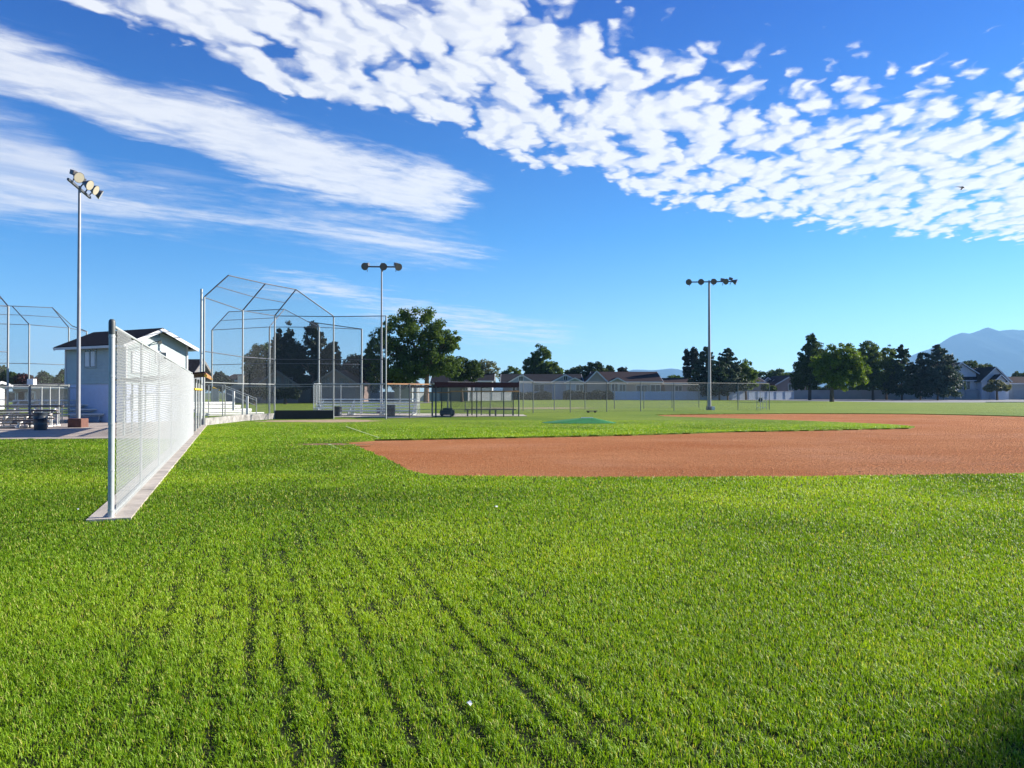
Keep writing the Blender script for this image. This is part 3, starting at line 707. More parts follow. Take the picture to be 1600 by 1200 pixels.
# ------------------------------------------------------------------ press box
def press_box():
    ux, uy = Vector((-.875, .485, 0)).normalized(), Vector((.485, .875, 0)).normalized()     # long side, gable side
    c0 = Vector((gx(197, 40), 40, 0)); Lw, Wd = 5.3, 3.7
    # local frame: x along the gable wall (to the right), y along the long wall (away to the left)
    rz = math.atan2(uy.y, uy.x)
    t = thing('press_box', 'two-storey press box with blue-green siding over a white block base', 'building', tuple(c0), rz)
    # local: x = gable direction, y = long direction (uy rotated +90 points to -ux? long side lies at +y)
    zb, ze, zr = 2.04, 4.22, 5.02
    MB().box((Wd / 2, Lw / 2 - .12, zb / 2), (Wd - .12, Lw - .34, zb)).build('base_wall', WHITEB, t)
    q = MB(); x0, x1, y0, y1 = 0, Wd, 0, Lw
    q.add([(x0, y0, zb), (x1, y0, zb), (x1, y1, zb), (x0, y1, zb), (x0, y0, ze), (x1, y0, ze), (x1, y1, ze), (x0, y1, ze), (Wd / 2, y0, zr - .08), (Wd / 2, y1, zr - .08)],
          [(0, 1, 5, 8, 4), (1, 2, 6, 5), (3, 7, 9, 6, 2), (0, 4, 7, 3), (3, 2, 1, 0)])
    w = q.build('upper_wall', SIDE_T, t)
    q = MB()
    for xx, yy in ((0, 0), (Wd, 0), (0, Lw), (Wd, Lw)): q.box((xx, yy, (zb + ze) / 2 - .01), (.09, .09, ze - zb))
    q.build('corner_board', TRIM, w)
    oh = .42; sl_ = (zr - ze) / (Wd / 2)
    q = MB(); th = .06
    for sx in (-1, 1):
        xm, xe = Wd / 2, (Wd / 2 + sx * (Wd / 2 + oh)); zE = zr - sl_ * (Wd / 2 + oh)
        vs = [(xm, -oh, zr), (xe, -oh, zE), (xe, Lw + oh, zE), (xm, Lw + oh, zr)]
        up = [(a, b_, c_ + th) for a, b_, c_ in vs]
        q.add(vs + up, [(0, 1, 2, 3), (7, 6, 5, 4), (0, 4, 5, 1), (1, 5, 6, 2), (2, 6, 7, 3)])
    rf = q.build('roof', SHING, t)
    q = MB()
    for yy in (-oh - .02, Lw + oh + .02):
        for sx in (-1, 1):
            q.beam((Wd / 2, yy, zr - .06), (Wd / 2 + sx * (Wd / 2 + oh + .02), yy, zr - sl_ * (Wd / 2 + oh) - .06), .035, .17)
    for sx in (-1, 1):
        xx = Wd / 2 + sx * (Wd / 2 + oh + .012); q.box((xx, Lw / 2, zr - sl_ * (Wd / 2 + oh) - .05), (.03, Lw + 2 * oh, .13))
    q.build('fascia', TRIM, rf)
    # window on the long wall (local x = 0 side)
    def win(name, ctr, wd, ht, axis, frame_m, pane_m):
        q = MB(); f = .06
        if axis == 'x':
            for dy, dz, sy, sz in ((0, ht / 2, wd + f, f), (0, -ht / 2, wd + f, f), (wd / 2, 0, f, ht), (-wd / 2, 0, f, ht), (0, 0, f, ht)): q.box((ctr[0], ctr[1] + dy, ctr[2] + dz), (.07, sy, sz))
        else:
            for dy, dz, sy, sz in ((0, ht / 2, wd + f, f), (0, -ht / 2, wd + f, f), (wd / 2, 0, f, ht), (-wd / 2, 0, f, ht)): q.box((ctr[0] + dy, ctr[1], ctr[2] + dz), (sy, .07, sz))
        o = q.build('window', frame_m, t)
        q = MB(); q.box(ctr, (.03, wd, ht) if axis == 'x' else (wd, .03, ht)); q.build('pane', pane_m, o)
        return o
    o = win('window', (-.02, 3.05, 3.42), .98, 1.0, 'x', SIDE_T, GLASS)
    q = MB(); q.box((-.037, 3.30, 3.39), (.02, .36, .80)); q.box((-.037, 2.80, 3.39), (.02, .34, .80)); q.build('blind', BLIND, o)
    win('window', (2.05, -.02, 3.50), .62, .62, 'y', TRIM, GLASS)
    win('window', (.85, -.02, 3.20), 1.0, 1.1, 'y', TRIM, BLIND)
    win('window', (1.0, -.02 + .05, 1.1), 1.3, .8, 'y', TRIM, BLIND)
    q = MB(); q.add([(1.28, -.03, 4.56), (1.95, -.03, 4.56), (1.95, -.03, 4.84), (1.80, -.03, 4.84)], [(0, 1, 2, 3)]); q.build('gable_vent', GLASS, t)
    l = MB(); l.tube([(1.55, -.0, 4.28), (1.62, -.28, 4.33)], .022, 6); ob = l.build('floodlight', CAPD, t)
    MB().lathe([(.05, -.07), (.09, 0), (.115, .09)], Matrix.Translation((1.66, -.36, 4.30)) @ Matrix.Rotation(R(105), 4, 'X')).build('lamp_shade', CAPD, ob, True)
press_box()

# ------------------------------------------------------------------ bleachers
def bleacher(label, loc, rz, L, rows, rise, run, z0, m, fm, group='bleachers', guard=0, backs=False, nf=4, foot=True):
    t = thing('bleachers', label, 'bleachers', loc, rz, group)
    for i in range(rows):
        z = z0 + i * rise; y = i * run
        MB().box((0, y, z), (L, .27, .075)).build('seat', m, t, bevel=.008)
        if foot and i: MB().box((0, y - .36, z - .34), (L, .25, .05)).build('footboard', m, t)
    for k in range(nf):
        x = -L / 2 + .25 + (L - .5) * k / (nf - 1)
        q = MB(); q.beam((x, -.25, .06), (x, (rows - 1) * run + .3, .06), .06, .06)
        q.beam((x, -.15, .08), (x, (rows - 1) * run, z0 + (rows - 1) * rise - .06), .05, .07)
        for i in range(rows):
            q.beam((x, i * run, .06), (x, i * run, z0 + i * rise - .03), .055, .05)
        q.build('frame', fm, t)
    if guard:
        yb = (rows - 1) * run + .32; zt = z0 + (rows - 1) * rise + guard
        n = 6
        for k in range(n):
            x = -L / 2 + L * k / (n - 1); MB().tube([(x, yb, 0), (x, yb, zt)], .026, 6).build('guard_post', GALVL, t, True)
        ring = [(-L / 2, .5, zt - 3 * rise), (-L / 2, yb, zt), (L / 2, yb, zt), (L / 2, .5, zt - 3 * rise)]
        MB().tube([(-L / 2, yb, zt), (L / 2, yb, zt)], .024, 6).build('guard_rail', GALVL, t, True)
        q = MB(); q.quad((-L / 2, yb, zt - guard + .05), (L / 2, yb, zt - guard + .05), (L / 2, yb, zt), (-L / 2, yb, zt)); q.build('guard_mesh', MESHC, t)
        for sx in (-1, 1):
            x = sx * L / 2
            for yy in (.45, yb * .5): MB().tube([(x, yy, 0), (x, yy, zt - .05)], .024, 6).build('guard_post', GALVL, t, True)
            MB().tube([(x, .45, zt - .05), (x, yb, zt)], .022, 6).build('guard_rail', GALVL, t, True)
            q = MB(); q.quad((x, .45, .35), (x, yb, .35), (x, yb, zt - .02), (x, .45, zt - .06)); q.build('guard_mesh', MESHC, t)
    return t
BROWN = mat('brown_painted_plank', (.085, .065, .06), .6, .2, 4)
bleacher('long aluminium bleachers with chain-link guard behind the backstop', (gx(570, 51.5), 51.3, .03), R(2), 6.9, 5, .19, .62, .32, ALU, GALVL, guard=1.1)
bleacher('dark brown bleachers on white legs beside the trash can', (gx(-30, 33.6), 33.3, .02), R(9), 5.6, 4, .2, .6, .35, BROWN, WHITEP, nf=7)
bleacher('white painted bleachers between the trash can and press box', (gx(100, 41), 40.2, .02), R(20), 4.6, 4, .24, .6, .42, WHITEP, WHITEP, nf=5)

# white wooden steps beside the backstop
def steps():
    Y = 45.5
    t = thing('stand_steps', 'white painted wooden steps with pipe handrail behind the backstop wing', 'steps', (gx(319, Y), Y, 0), 0, None)
    for i, (w, z0, z1) in enumerate(((2.32, .20, .36), (1.92, .38, .60), (1.6, .62, .82), (1.42, .84, 1.02))):
        q = MB()
        Rz = R(48); mz = Matrix.Rotation(Rz, 4, 'Z'); ww = w * 1.55 + .6
        for k in range(2):
            c_ = mz @ Vector((ww / 2 - .35, .1 + i * .42 + .004 * k, 0)); q.box((c_.x, c_.y, (z0 + z1) / 2 + (.03 if k else 0)), (ww, .42 + .08 * k, (z1 - z0) * (.9 if k == 0 else .3)), Rz)
        q.build('step', WHITEP, t, bevel=.01)
    for px, y0, y1 in ((364, 611, 641), (385.5, 619, 651)):
        x = gx(px, Y) - gx(319, Y); MB().box((x, .1, gz((y0 + y1) / 2, Y)), (.12, .1, (y1 - y0) / 1200 * Y)).build('post', WHITEP, t)
    for px, y0 in ((349, 602), (398, 622), (323, 602), (345, 602)):
        x = gx(px, Y) - gx(319, Y); MB().tube([(x, .3, .1), (x, .3, gz(y0, Y))], .03, 6).build('rail_post', GALV, t, True)
    for a, b_ in (((319, 601.5), (349, 601.5)), ((349, 603), (398, 622.5)), ((349, 606), (398, 626)), ((352, 615), (398, 634))):
        MB().tube([(gx(a[0], Y) - gx(319, Y), .3, gz(a[1], Y)), (gx(b_[0], Y) - gx(319, Y), .3, gz(b_[1], Y))], .022, 6).build('handrail', GALVL, t, True)
steps()
c = P_(337, 52); q = MB(); q.box((c[0], c[1], .95), (.42, .12, 1.8)); o = q.build('padded_post', GALV)
tag(o, 'grey padded panel with yellow top beyond the white steps', 'padded panel'); MB().tube([(c[0] - .22, c[1], 1.92), (c[0] + .26, c[1], 1.74)], .06, 8).build('yellow_cap', YELLOW, o)

# ------------------------------------------------------------------ bins
def bin_(label, px, Y, w, h, sq=False):
    c = P_(px, Y); t = thing('trash_can', label, 'trash can', (c[0], c[1], .02), R(12), 'trash cans')
    if sq:
        q = MB(); n = 4; r0, r1 = w * .40, w * .5
        q.add([(sx * r, sy * r, z) for r, z in ((r0, 0), (r1, h)) for sx, sy in ((-1, -1), (1, -1), (1, 1), (-1, 1))], [(3, 2, 1, 0), (4, 5, 6, 7), (0, 1, 5, 4), (1, 2, 6, 5), (2, 3, 7, 6), (3, 0, 4, 7)])
        q.build('can', BIN, t, bevel=.04)
        MB().box((0, 0, h + .015), (w * 1.06, w * 1.06, .07)).build('rim', BIN, t, bevel=.02)
    else:
        MB().lathe([(w * .44, 0), (w * .46, h * .3), (w * .48, h * .31), (w * .48, h * .34), (w * .47, h * .36), (w * .48, h * .66), (w * .5, h * .68), (w * .48, h * .7), (w * .48, h * .97), (w * .5, h)], None, 20).build('can', BIN, t, True)
        MB().lathe([(w * .52, h), (w * .52, h + .04), (w * .42, h + .045)], None, 20).build('rim', BIN, t, True)
bin_('dark trash can on the concrete apron beside the brown bleachers', 63.5, 32.2, .54, .70)
bin_('dark barrel standing before the left half of the aluminium bleachers', 528, 50.3, .55, .62)
bin_('dark barrel standing before the right end of the aluminium bleachers', 611, 50.3, .58, .72)

# ------------------------------------------------------------------ far dugout with maroon roof
def far_dugout():
    t = thing('dugout', 'open dugout with flat maroon roof and brown capped railing beside the sideline fence', 'dugout')
    Yf, Yb = 48.8, 51.4
    for px, Y in ((675, 48.6), (681, 48.9), (704.5, 49.1), (745, 49.5), (787, 50.2), (810.5, 50.8)):
        hh = 2.3 if px in (675, 681, 810.5) else gz(612.5, Y)
        MB().beam((gx(px, Y), Y, 0), (gx(px, Y), Y, hh), .10 if px == 681 else .07, .07).build('post', DSTEEL, t)
    for px, Y in ((690, 51.8), (737.5, 52.4), (752, 52.6), (802, 53.4)):
        MB().beam((gx(px, Y), Y, 0), (gx(px, Y), Y, 2.2), .07, .07).build('post', DSTEEL, t)
    a, b_ = Vector((gx(679, 48.5), 48.5, 0)), Vector((gx(811, 50.6), 50.6, 0)); dn = Vector((-.06, 3.2, 0))
    zt, zf = gz(597, 49), gz(604.5, 49)
    vs = [a, b_, b_ + dn, a + dn]
    q = MB(); q.prism([(v.x, v.y) for v in vs], zf + .10, zt); r = q.build('roof', MAROON, t)
    q = MB(); q.beam(a + Vector((0, -.03, (zt + zf) / 2)), b_ + Vector((0, -.03, (zt + zf) / 2)), .05, zt - zf); q.beam(a + dn + Vector((0, .03, zf + .08)), b_ + dn + Vector((0, .03, zf + .08)), .05, .2); q.build('fascia', MAROON, r)
    MB().beam(P_(641, 50.6) + (gz(604, 50.6),), P_(682, 49.6) + (gz(604, 49.6),), .5, .16).build('lower_eave', MAROON, t)
    MB().beam(P_(640, 50.5) + (gz(613, 50.5),), P_(704, 49.1) + (gz(613.5, 49.1),), .07, .06).build('cap_rail', ORANGE, t)
    MB().beam(P_(704, 49.05) + (gz(611.5, 49.05),), P_(811, 50.75) + (gz(611.5, 50.75),), .09, .09).build('cap_rail', ORANGE, t)
    mesh_panels([P_(681, 48.9), P_(745, 49.5), P_(811, 50.8)], .05, 1.6, 'chain_mesh', MESH, t)
    mesh_panels([P_(690, 51.8), P_(752, 52.6), P_(802, 53.4)], .05, 2.1, 'chain_mesh', MESHD, t)
    for z in (.45, .95): MB().tube([P_(640, 50.6) + (z,), P_(690, 51.8) + (z,), P_(802, 53.4) + (z,)], .022, 6).build('rail', GALV, t, True)
far_dugout()
def bench(label, px, Y, L, m):
    c = P_(px, Y); t = thing('bench', label, 'bench', (c[0], c[1], .03), R(14), 'benches in the maroon-roofed dugout')
    MB().box((0, 0, .42), (L, .28, .05)).build('seat', m, t)
    for sx in (-1, 1): MB().box((sx * (L / 2 - .2), 0, .2), (.06, .22, .40)).build('leg', m, t)
bench('dark bench inside the dugout next to the grey ball cart', 748, 50.9, 1.9, DSTEEL)
bench('dark bench at the fence end of the maroon-roofed dugout', 788, 51.5, 1.6, DSTEEL)
c = P_(699, 50.6); t = thing('ball_cart', 'low grey equipment cart with upright handle inside the dugout', 'cart', (c[0], c[1], .03))
MB().box((0, 0, .24), (.95, .5, .32)).build('body', DSTEEL, t, bevel=.03); MB().box((.03, 0, .47), (.62, .4, .14)).build('upper_tray', DSTEEL, t, bevel=.03); MB().tube([(0, 0, .4), (0, 0, 1.1)], .03, 6).build('handle', GALV, t)
for sx in (-1, 1): MB().tube([(sx * .34, -.27, .08), (sx * .34, .27, .08)], .08, 10).build('wheel', BLACKB, t)
c = P_(924.5, 60.4); t = thing('bench', 'low dark bench on the grass before the sideline fence, behind the mound', 'bench', (c[0], c[1], 0), R(28))
MB().box((0, 0, .13), (.85, .3, .06)).build('seat', BLACKB, t)
for sx in (-1, 1): MB().box((sx * .32, 0, .06), (.05, .24, .12)).build('leg', BLACKB, t)

# metal lifeguard-like scorer frame by the fence end
c = P_(1190, 69.4); t = thing('equipment_rack', 'grey metal rack holding a dark bundle by the right fence end', 'rack', (c[0], c[1], 0), R(20))
for x in (-.33, .33):
    for y in (-.25, .25): MB().tube([(x, y, 0), (x, y, 1.6 if x < 0 else 1.15)], .022, 6).build('leg', GALV, t, True)
for z in (.2, .75, 1.12): MB().box((0, 0, z), (.66, .5, .03)).build('shelf', GALV, t)
q = MB(); q.lathe([(.05, .76), (.17, .80), (.20, .93), (.15, 1.05), (.06, 1.1)], Matrix.Translation((-.12, 0, 0)), 12); q.build('bundle', BIN, t, True)

# ------------------------------------------------------------------ portable mound
def mound():
    c = (gx(905, 40.4), 40.4); V, Fc = [], []; nu, nv = 40, 24; W, D = 1.92, 1.35
    for j in range(nv + 1):
        for i in range(nu + 1):
            a, b_ = i / nu * 2 - 1, j / nv * 2 - 1
            x, y = a * W * (1 - .12 * abs(b_) ** 3), b_ * D * (1 - .25 * abs(a) ** 4)
            fx = min(1, (a + 1) / 1.18) if a < .18 else min(1, (1 - a) / .62)
            fy = min(1, (1 - abs(b_)) / .55)
            h = .25 * min(fx, fy) ** 1.1 + .015
            V.append((x, y, h))
    for j in range(nv):
        for i in range(nu):
            k = j * (nu + 1) + i; Fc.append((k, k + 1, k + nu + 2, k + nu + 1))
    t = thing('pitching_mound', 'green turf covered portable pitching mound with a white rubber', 'mound', (c[0], c[1], 0))
    q = MB(); q.add(V, Fc)
    b0 = list(range(nu + 1)); q.build('turf', TURFG, t, True)
    MB().box((.42, .0, .272), (.61, .15, .03)).build('rubber', PUREW, t)
mound()

# ------------------------------------------------------------------ houses
def house(label, Y, blocks, wall_m, roof_m, windows=(), chimney=None, z_lo=0, trim=None, group='houses behind the ball field', name='house'):
    """blocks: (px0, px1, eave_py, ridge_py, axis, depth, dy) - axis 'y': gable faces the field, 'x': ridge runs along it"""
    TR = trim or TRIM
    xs = [gx((b[0] + b[1]) / 2, Y) for b in blocks]
    t = thing(name, label, 'house', (xs[0], Y, 0), 0, group); ox = xs[0]
    for px0, px1, ye, yr, ax, dp, dy in blocks:
        x0, x1 = gx(px0, Y) - ox, gx(px1, Y) - ox; ze, zr = gz(ye, Y), gz(yr, Y); y0, y1 = dy, dy + dp
        q = MB(); oh = .45; th = .16; rf = MB(); fa = MB()
        if ax == 'y':
            xm = (x0 + x1) / 2; w0, w1 = x0 + oh, x1 - oh; slope = (zr - ze) / (xm - x0); zw = ze + slope * oh
            q.add([(w0, y0, z_lo), (w1, y0, z_lo), (w1, y1, z_lo), (w0, y1, z_lo), (w0, y0, zw - .05), (w1, y0, zw - .05), (w1, y1, zw - .05), (w0, y1, zw - .05), (xm, y0, zr - .06), (xm, y1, zr - .06)],
                  [(0, 1, 5, 8, 4), (1, 2, 6, 5), (3, 7, 9, 6, 2), (0, 4, 7, 3)])
            for xe in (x0, x1):
                vs = [(xm, y0 - oh, zr), (xe, y0 - oh, ze), (xe, y1 + oh, ze), (xm, y1 + oh, zr)]; up = [(a, b, c + th) for a, b, c in vs]
                rf.add(vs + up, [(0, 1, 2, 3), (7, 6, 5, 4), (0, 4, 5, 1), (1, 5, 6, 2), (2, 6, 7, 3)])
                fa.beam((xm, y0 - oh - .05, zr + .02), (xe, y0 - oh - .05, ze + .02), .08, .24)
        else:
            ym = (y0 + y1) / 2; w0, w1 = x0 + oh, x1 - oh; hip = 0
            slope = (zr - ze) / (ym - y0 + oh); zw = ze + slope * oh
            q.add([(w0, y0, z_lo), (w1, y0, z_lo), (w1, y1, z_lo), (w0, y1, z_lo), (w0, y0, zw - .05), (w1, y0, zw - .05), (w1, y1, zw - .05), (w0, y1, zw - .05), (w0, ym, zr - .06), (w1, ym, zr - .06)],
                  [(0, 1, 5, 4), (1, 2, 6, 9, 5), (2, 3, 7, 6), (0, 4, 8, 7, 3)])
            for ye_ in (y0 - oh, y1 + oh):
                vs = [(x0, ym, zr), (x0, ye_, ze), (x1, ye_, ze), (x1, ym, zr)]; up = [(a, b, c + th) for a, b, c in vs]
                rf.add(vs + up, [(0, 1, 2, 3), (7, 6, 5, 4), (0, 4, 5, 1), (1, 5, 6, 2), (2, 6, 7, 3)])
            fa.box(((x0 + x1) / 2, y0 - oh - .05, ze + .06), (x1 - x0, .08, .24))
            for xe in (x0 - .03, x1 + .03):
                for ye_ in (y0 - oh, y1 + oh): fa.beam((xe, ym, zr + .05), (xe, ye_, ze + .05), .06, .22)
        q.build('wall', wall_m, t); r = rf.build('roof', roof_m, t); fa.build('fascia', TR, r)
    for px, py, w, h, dy in windows:
        x, z = gx(px, Y) - ox, gz(py, Y); q = MB(); f = .12
        for dx, dz, sx, sz in ((0, h / 2, w + f, f), (0, -h / 2, w + f, f), (w / 2, 0, f, h), (-w / 2, 0, f, h), (0, 0, f * .7, h)): q.box((x + dx, dy - .03, z + dz), (sx, .1, sz))
        o = q.build('window', TR, t); MB().box((x, dy, z), (w, .05, h)).build('pane', GLASS, o)
    if chimney:
        px, py, dy = chimney; x = gx(px, Y) - ox; MB().box((x, dy, gz(py, Y) - .9), (.7, .7, 1.8)).build('chimney', wall_m, t)
    return t
W_BLUE = siding_mat('pale_blue_siding', (.26, .32, .40)); W_TAN = siding_mat('tan_siding', (.34, .29, .25)); W_WHITE = siding_mat('white_siding', (.56, .58, .62))
W_BRN = siding_mat('brown_siding', (.17, .12, .11)); W_GRY = siding_mat('grey_siding', (.14, .15, .17)); W_PINK = siding_mat('rose_tan_siding', (.30, .23, .22))
TRIMD = mat('shaded_trim', (.14, .13, .13), .7, .1, 4)  # trim darkened in its colour for houses dim in shade; shed shares it
W_GG = siding_mat('grey_green_siding', (.27, .29, .30))
house('brown two-window house behind the near backstop, half hidden by dark trees', 112, [(398, 470, 604, 580, 'y', 12, 0), (376, 402, 604, 588, 'x', 9, 3)], W_BRN, SHINGB, [(432, 597, 1.3, 1.5, 0), (451, 597, 1.1, 1.3, 0)], trim=TRIMD)
house('reddish brown gabled house seen above the aluminium bleachers', 112, [(488, 560, 601, 578, 'y', 12, 0)], W_BRN, SHINGB, [(509, 597, 1.2, 1.5, 0), (538, 598, 1.3, 1.3, 0)], trim=TRIMD)
house('plain brown house with low roof behind the white steps', 120, [(347, 392, 596, 585, 'x', 10, 0)], W_TAN, SHINGB)
house('low house behind the trunk of the big tree with pale gable', 125, [(612, 648, 602, 588, 'y', 10, 0)], W_GG, SHING)
house('house with tall dark hipped roof behind the maroon dugout', 140, [(672, 735, 600, 575, 'x', 14, 0)], W_GRY, SHING, [(725, 605, 1.2, 1.2, 0)])
house('small white-trimmed house with narrow front gable above the dugout roof', 150, [(728, 772, 596, 583, 'x', 9, 2.6), (728, 744, 597, 585, 'y', 6, 0)], W_WHITE, SHING, [(757, 602, 1.6, 1.2, 2.6)])
house('long pale blue house with three white-trimmed front gables', 165, [(782, 914, 598, 584, 'x', 13, 3), (794, 836, 598, 586, 'y', 8, 0), (860, 908, 598, 586, 'y', 8, .6), (880, 914, 599, 591, 'y', 5, -1.2)], W_BLUE, SHING,
      [(814, 592, .9, 1.0, 0), (884, 591, .9, 1.0, .6), (843, 606, 2.2, 1.6, 3), (905, 606, 1.6, 1.4, -1.2), (806, 607, 1.4, 1.4, 0)])
house('wide tan ranch house with brown roof and one small front gable', 168, [(930, 1040, 597, 580, 'x', 14, 3), (914, 952, 599, 580, 'y', 12, 1), (948, 980, 599, 591, 'y', 5, -.6)], W_TAN, SHINGB,
      [(960, 605, 1.4, 1.8, -.6), (972, 606, 1.4, 1.6, -.6), (1028, 607, 2.2, 1.7, 3), (1006, 607, 2.4, 1.5, 3)])
house('rose tan low house left of the dark pines', 172, [(1036, 1092, 600, 591, 'x', 10, 0)], W_PINK, SHINGB, [(1060, 607, 1.6, 1.2, 0)])
house('low grey brown house glimpsed under the bright green tree', 176, [(1150, 1196, 598, 590, 'x', 10, 0)], W_TAN, SHINGB)
house('small blue white house with twin stacked gables', 185, [(1192, 1215, 600, 590, 'y', 9, 2), (1201, 1214, 600, 594, 'y', 5, -.5)], W_BLUE, SHING, [(1205, 604, .9, 1.6, -.5)])
house('tan house with one steep roof slope rising behind the dark crown', 178, [(1210, 1262, 602, 587, 'y', 12, 0)], W_PINK, SHINGB, [(1236, 605, 1.3, 1.5, 0)])
house('two-storey white house with dark roofs below the mountain', 168, [(1490, 1546, 584, 566, 'y', 10, 4), (1492, 1530, 582, 567, 'x', 9, 6), (1535, 1584, 597, 574, 'y', 12, 1), (1506, 1556, 595, 575, 'x', 9, 3), (1547, 1570, 597, 586, 'y', 4, -1)], W_WHITE, SHING,
      [(1497, 589, 1.2, 2.0, 4), (1517, 602, 1.5, 1.8, 3), (1523, 602, 1.5, 1.8, 3)])
house('low pale house at the frame edge beyond the white house', 176, [(1578, 1640, 600, 589, 'x', 10, 0)], W_GG, SHINGB)
house('white house corner behind the near left backstop', 70, [(-90, -10, 604, 598, 'x', 2.2, 0)], W_WHITE, SHING, [])
house('long dark grey building behind the left bleachers', 80, [(13, 116, 607, 600, 'x', 9, 0)], W_GRY, SHING, [(28, 620, 2.0, 1.0, 0), (40, 620, 2.0, 1.0, 0)])
house('dark-roofed shed peeking between press box and backstop post', 62, [(276, 306, 586, 563, 'x', 3.0, 0)], W_GRY, SHING, trim=TRIMD)

# walls along the far edge of the park
VINYL = mat('pale_blue_vinyl', (.42, .50, .60), .5, .05, .3)
GWALL = mat('grey_block_wall', (.30, .32, .34), .8, .1, .5)
def far_wall(name, label, pts, h, m, step=2.4, cat='wall'):
    t = thing(name, label, cat)
    for (a, b_) in zip(pts[:-1], pts[1:]):
        A, B = Vector((*a, 0)), Vector((*b_, 0)); n = max(1, int((B - A).length / step))
        MB().beam(A + Vector((0, 0, h / 2)), B + Vector((0, 0, h / 2)), .06, h).build('panel', m, t)
        MB().beam(A + Vector((0, 0, h + .03)), B + Vector((0, 0, h + .03)), .12, .08).build('cap_rail', TRIM if m is VINYL else m, t)
        for k in range(n + 1):
            p = A.lerp(B, k / n); MB().box((p.x, p.y, (h + .12) / 2), (.15, .15, h + .12)).build('post', m, t)
    return t
far_wall('vinyl_fence', 'long pale blue vinyl fence behind the light pole and pines', [P_(958, 160), P_(1110, 163), P_(1240, 172)], 1.75, VINYL)
far_wall('block_wall', 'grey block wall behind the roadside trees and white house', [P_(1240, 173), P_(1400, 172), P_(1640, 168)], 2.05, GWALL)
far_wall('block_wall', 'dim grey wall behind the maroon dugout', [P_(372, 128), P_(610, 134), P_(800, 150)], 1.6, GWALL)

# ------------------------------------------------------------------ trees
L_DARK = leaf_mat('dark_leaves', (.016, .034, .009), (.062, .100, .022), .28)
L_BLK = leaf_mat('black_green_leaves', (.008, .014, .009), (.022, .034, .016), .12)
L_MID = leaf_mat('mid_green_leaves', (.028, .058, .014), (.095, .150, .028), .36)
L_BRT = leaf_mat('bright_green_leaves', (.035, .075, .010), (.13, .20, .028), .4)
L_PINE = leaf_mat('pine_needles', (.016, .036, .022), (.055, .090, .048), .18)
L_BLUE = leaf_mat('blue_green_needles', (.022, .044, .036), (.062, .098, .074), .18)
L_PALE = leaf_mat('grey_green_leaves', (.07, .085, .05), (.17, .18, .11), .25)
L_YEL = leaf_mat('yellow_leaves', (.30, .20, .03), (.55, .38, .06), .3)
L_RED = leaf_mat('purple_leaves', (.030, .014, .014), (.07, .03, .03), .2)

def leaf_quads(C, size, outward=None, rg=rng):
    n = len(C)
    nrm = rg.normal(size=(n, 3))
    if outward is not None: nrm = nrm * .75 + outward * .9
    nrm[:, 2] += .25
    nrm /= np.linalg.norm(nrm, axis=1, keepdims=True) + 1e-9
    a = np.cross(nrm, rg.normal(size=(n, 3))); a /= np.linalg.norm(a, axis=1, keepdims=True) + 1e-9
    b = np.cross(nrm, a)
    s = size * rg.uniform(.6, 1.4, (n, 1)); w = s * rg.uniform(.55, .85, (n, 1))
    V = np.stack([C - a * s * .5, C - b * w * .5 + a * s * .05, C + a * s * .5, C + b * w * .5 + a * s * .05], 1).reshape(-1, 3)
    Q = np.arange(n * 4).reshape(n, 4)
    return V, Q

def crown_points(lobes, Y, dens, rg, leaf, fill=1.0, ragged=.2):
    """lobes: ellipsoids (cx, cz, rx, rz) filled with leaf clumps; depth follows the width"""
    P, O = [], []
    for cx, cz, rx, rz in lobes:
        ry = (rx * .85 + .15 * rz)
        vol = rx * ry * rz
        rc0 = max(leaf * 1.6, .27 * (vol ** (1 / 3)))
        nc = int(max(12, 72 * fill))
        d = rg.normal(size=(nc, 3)); d /= np.linalg.norm(d, axis=1, keepdims=True)
        rad = rg.uniform(.25, 1, (nc, 1)) ** .45 * (1 - ragged * rg.uniform(0, 1, (nc, 1)))
        cc = np.array([cx, 0, cz]) + d * rad * np.array([rx, ry, rz]) * .90
        for k in range(nc):
            rc = rc0 * rg.uniform(.5, 1.0)
            n = int(2.3 * dens * rc * rc / (leaf * leaf))
            dd = rg.normal(size=(n, 3)); dd /= np.linalg.norm(dd, axis=1, keepdims=True)
            rr = rg.uniform(0, 1, (n, 1)) ** .45
            p = cc[k] + dd * rr * rc * np.array([1, 1, .78])
            P.append(p); O.append(dd)
    return np.concatenate(P), np.concatenate(O)

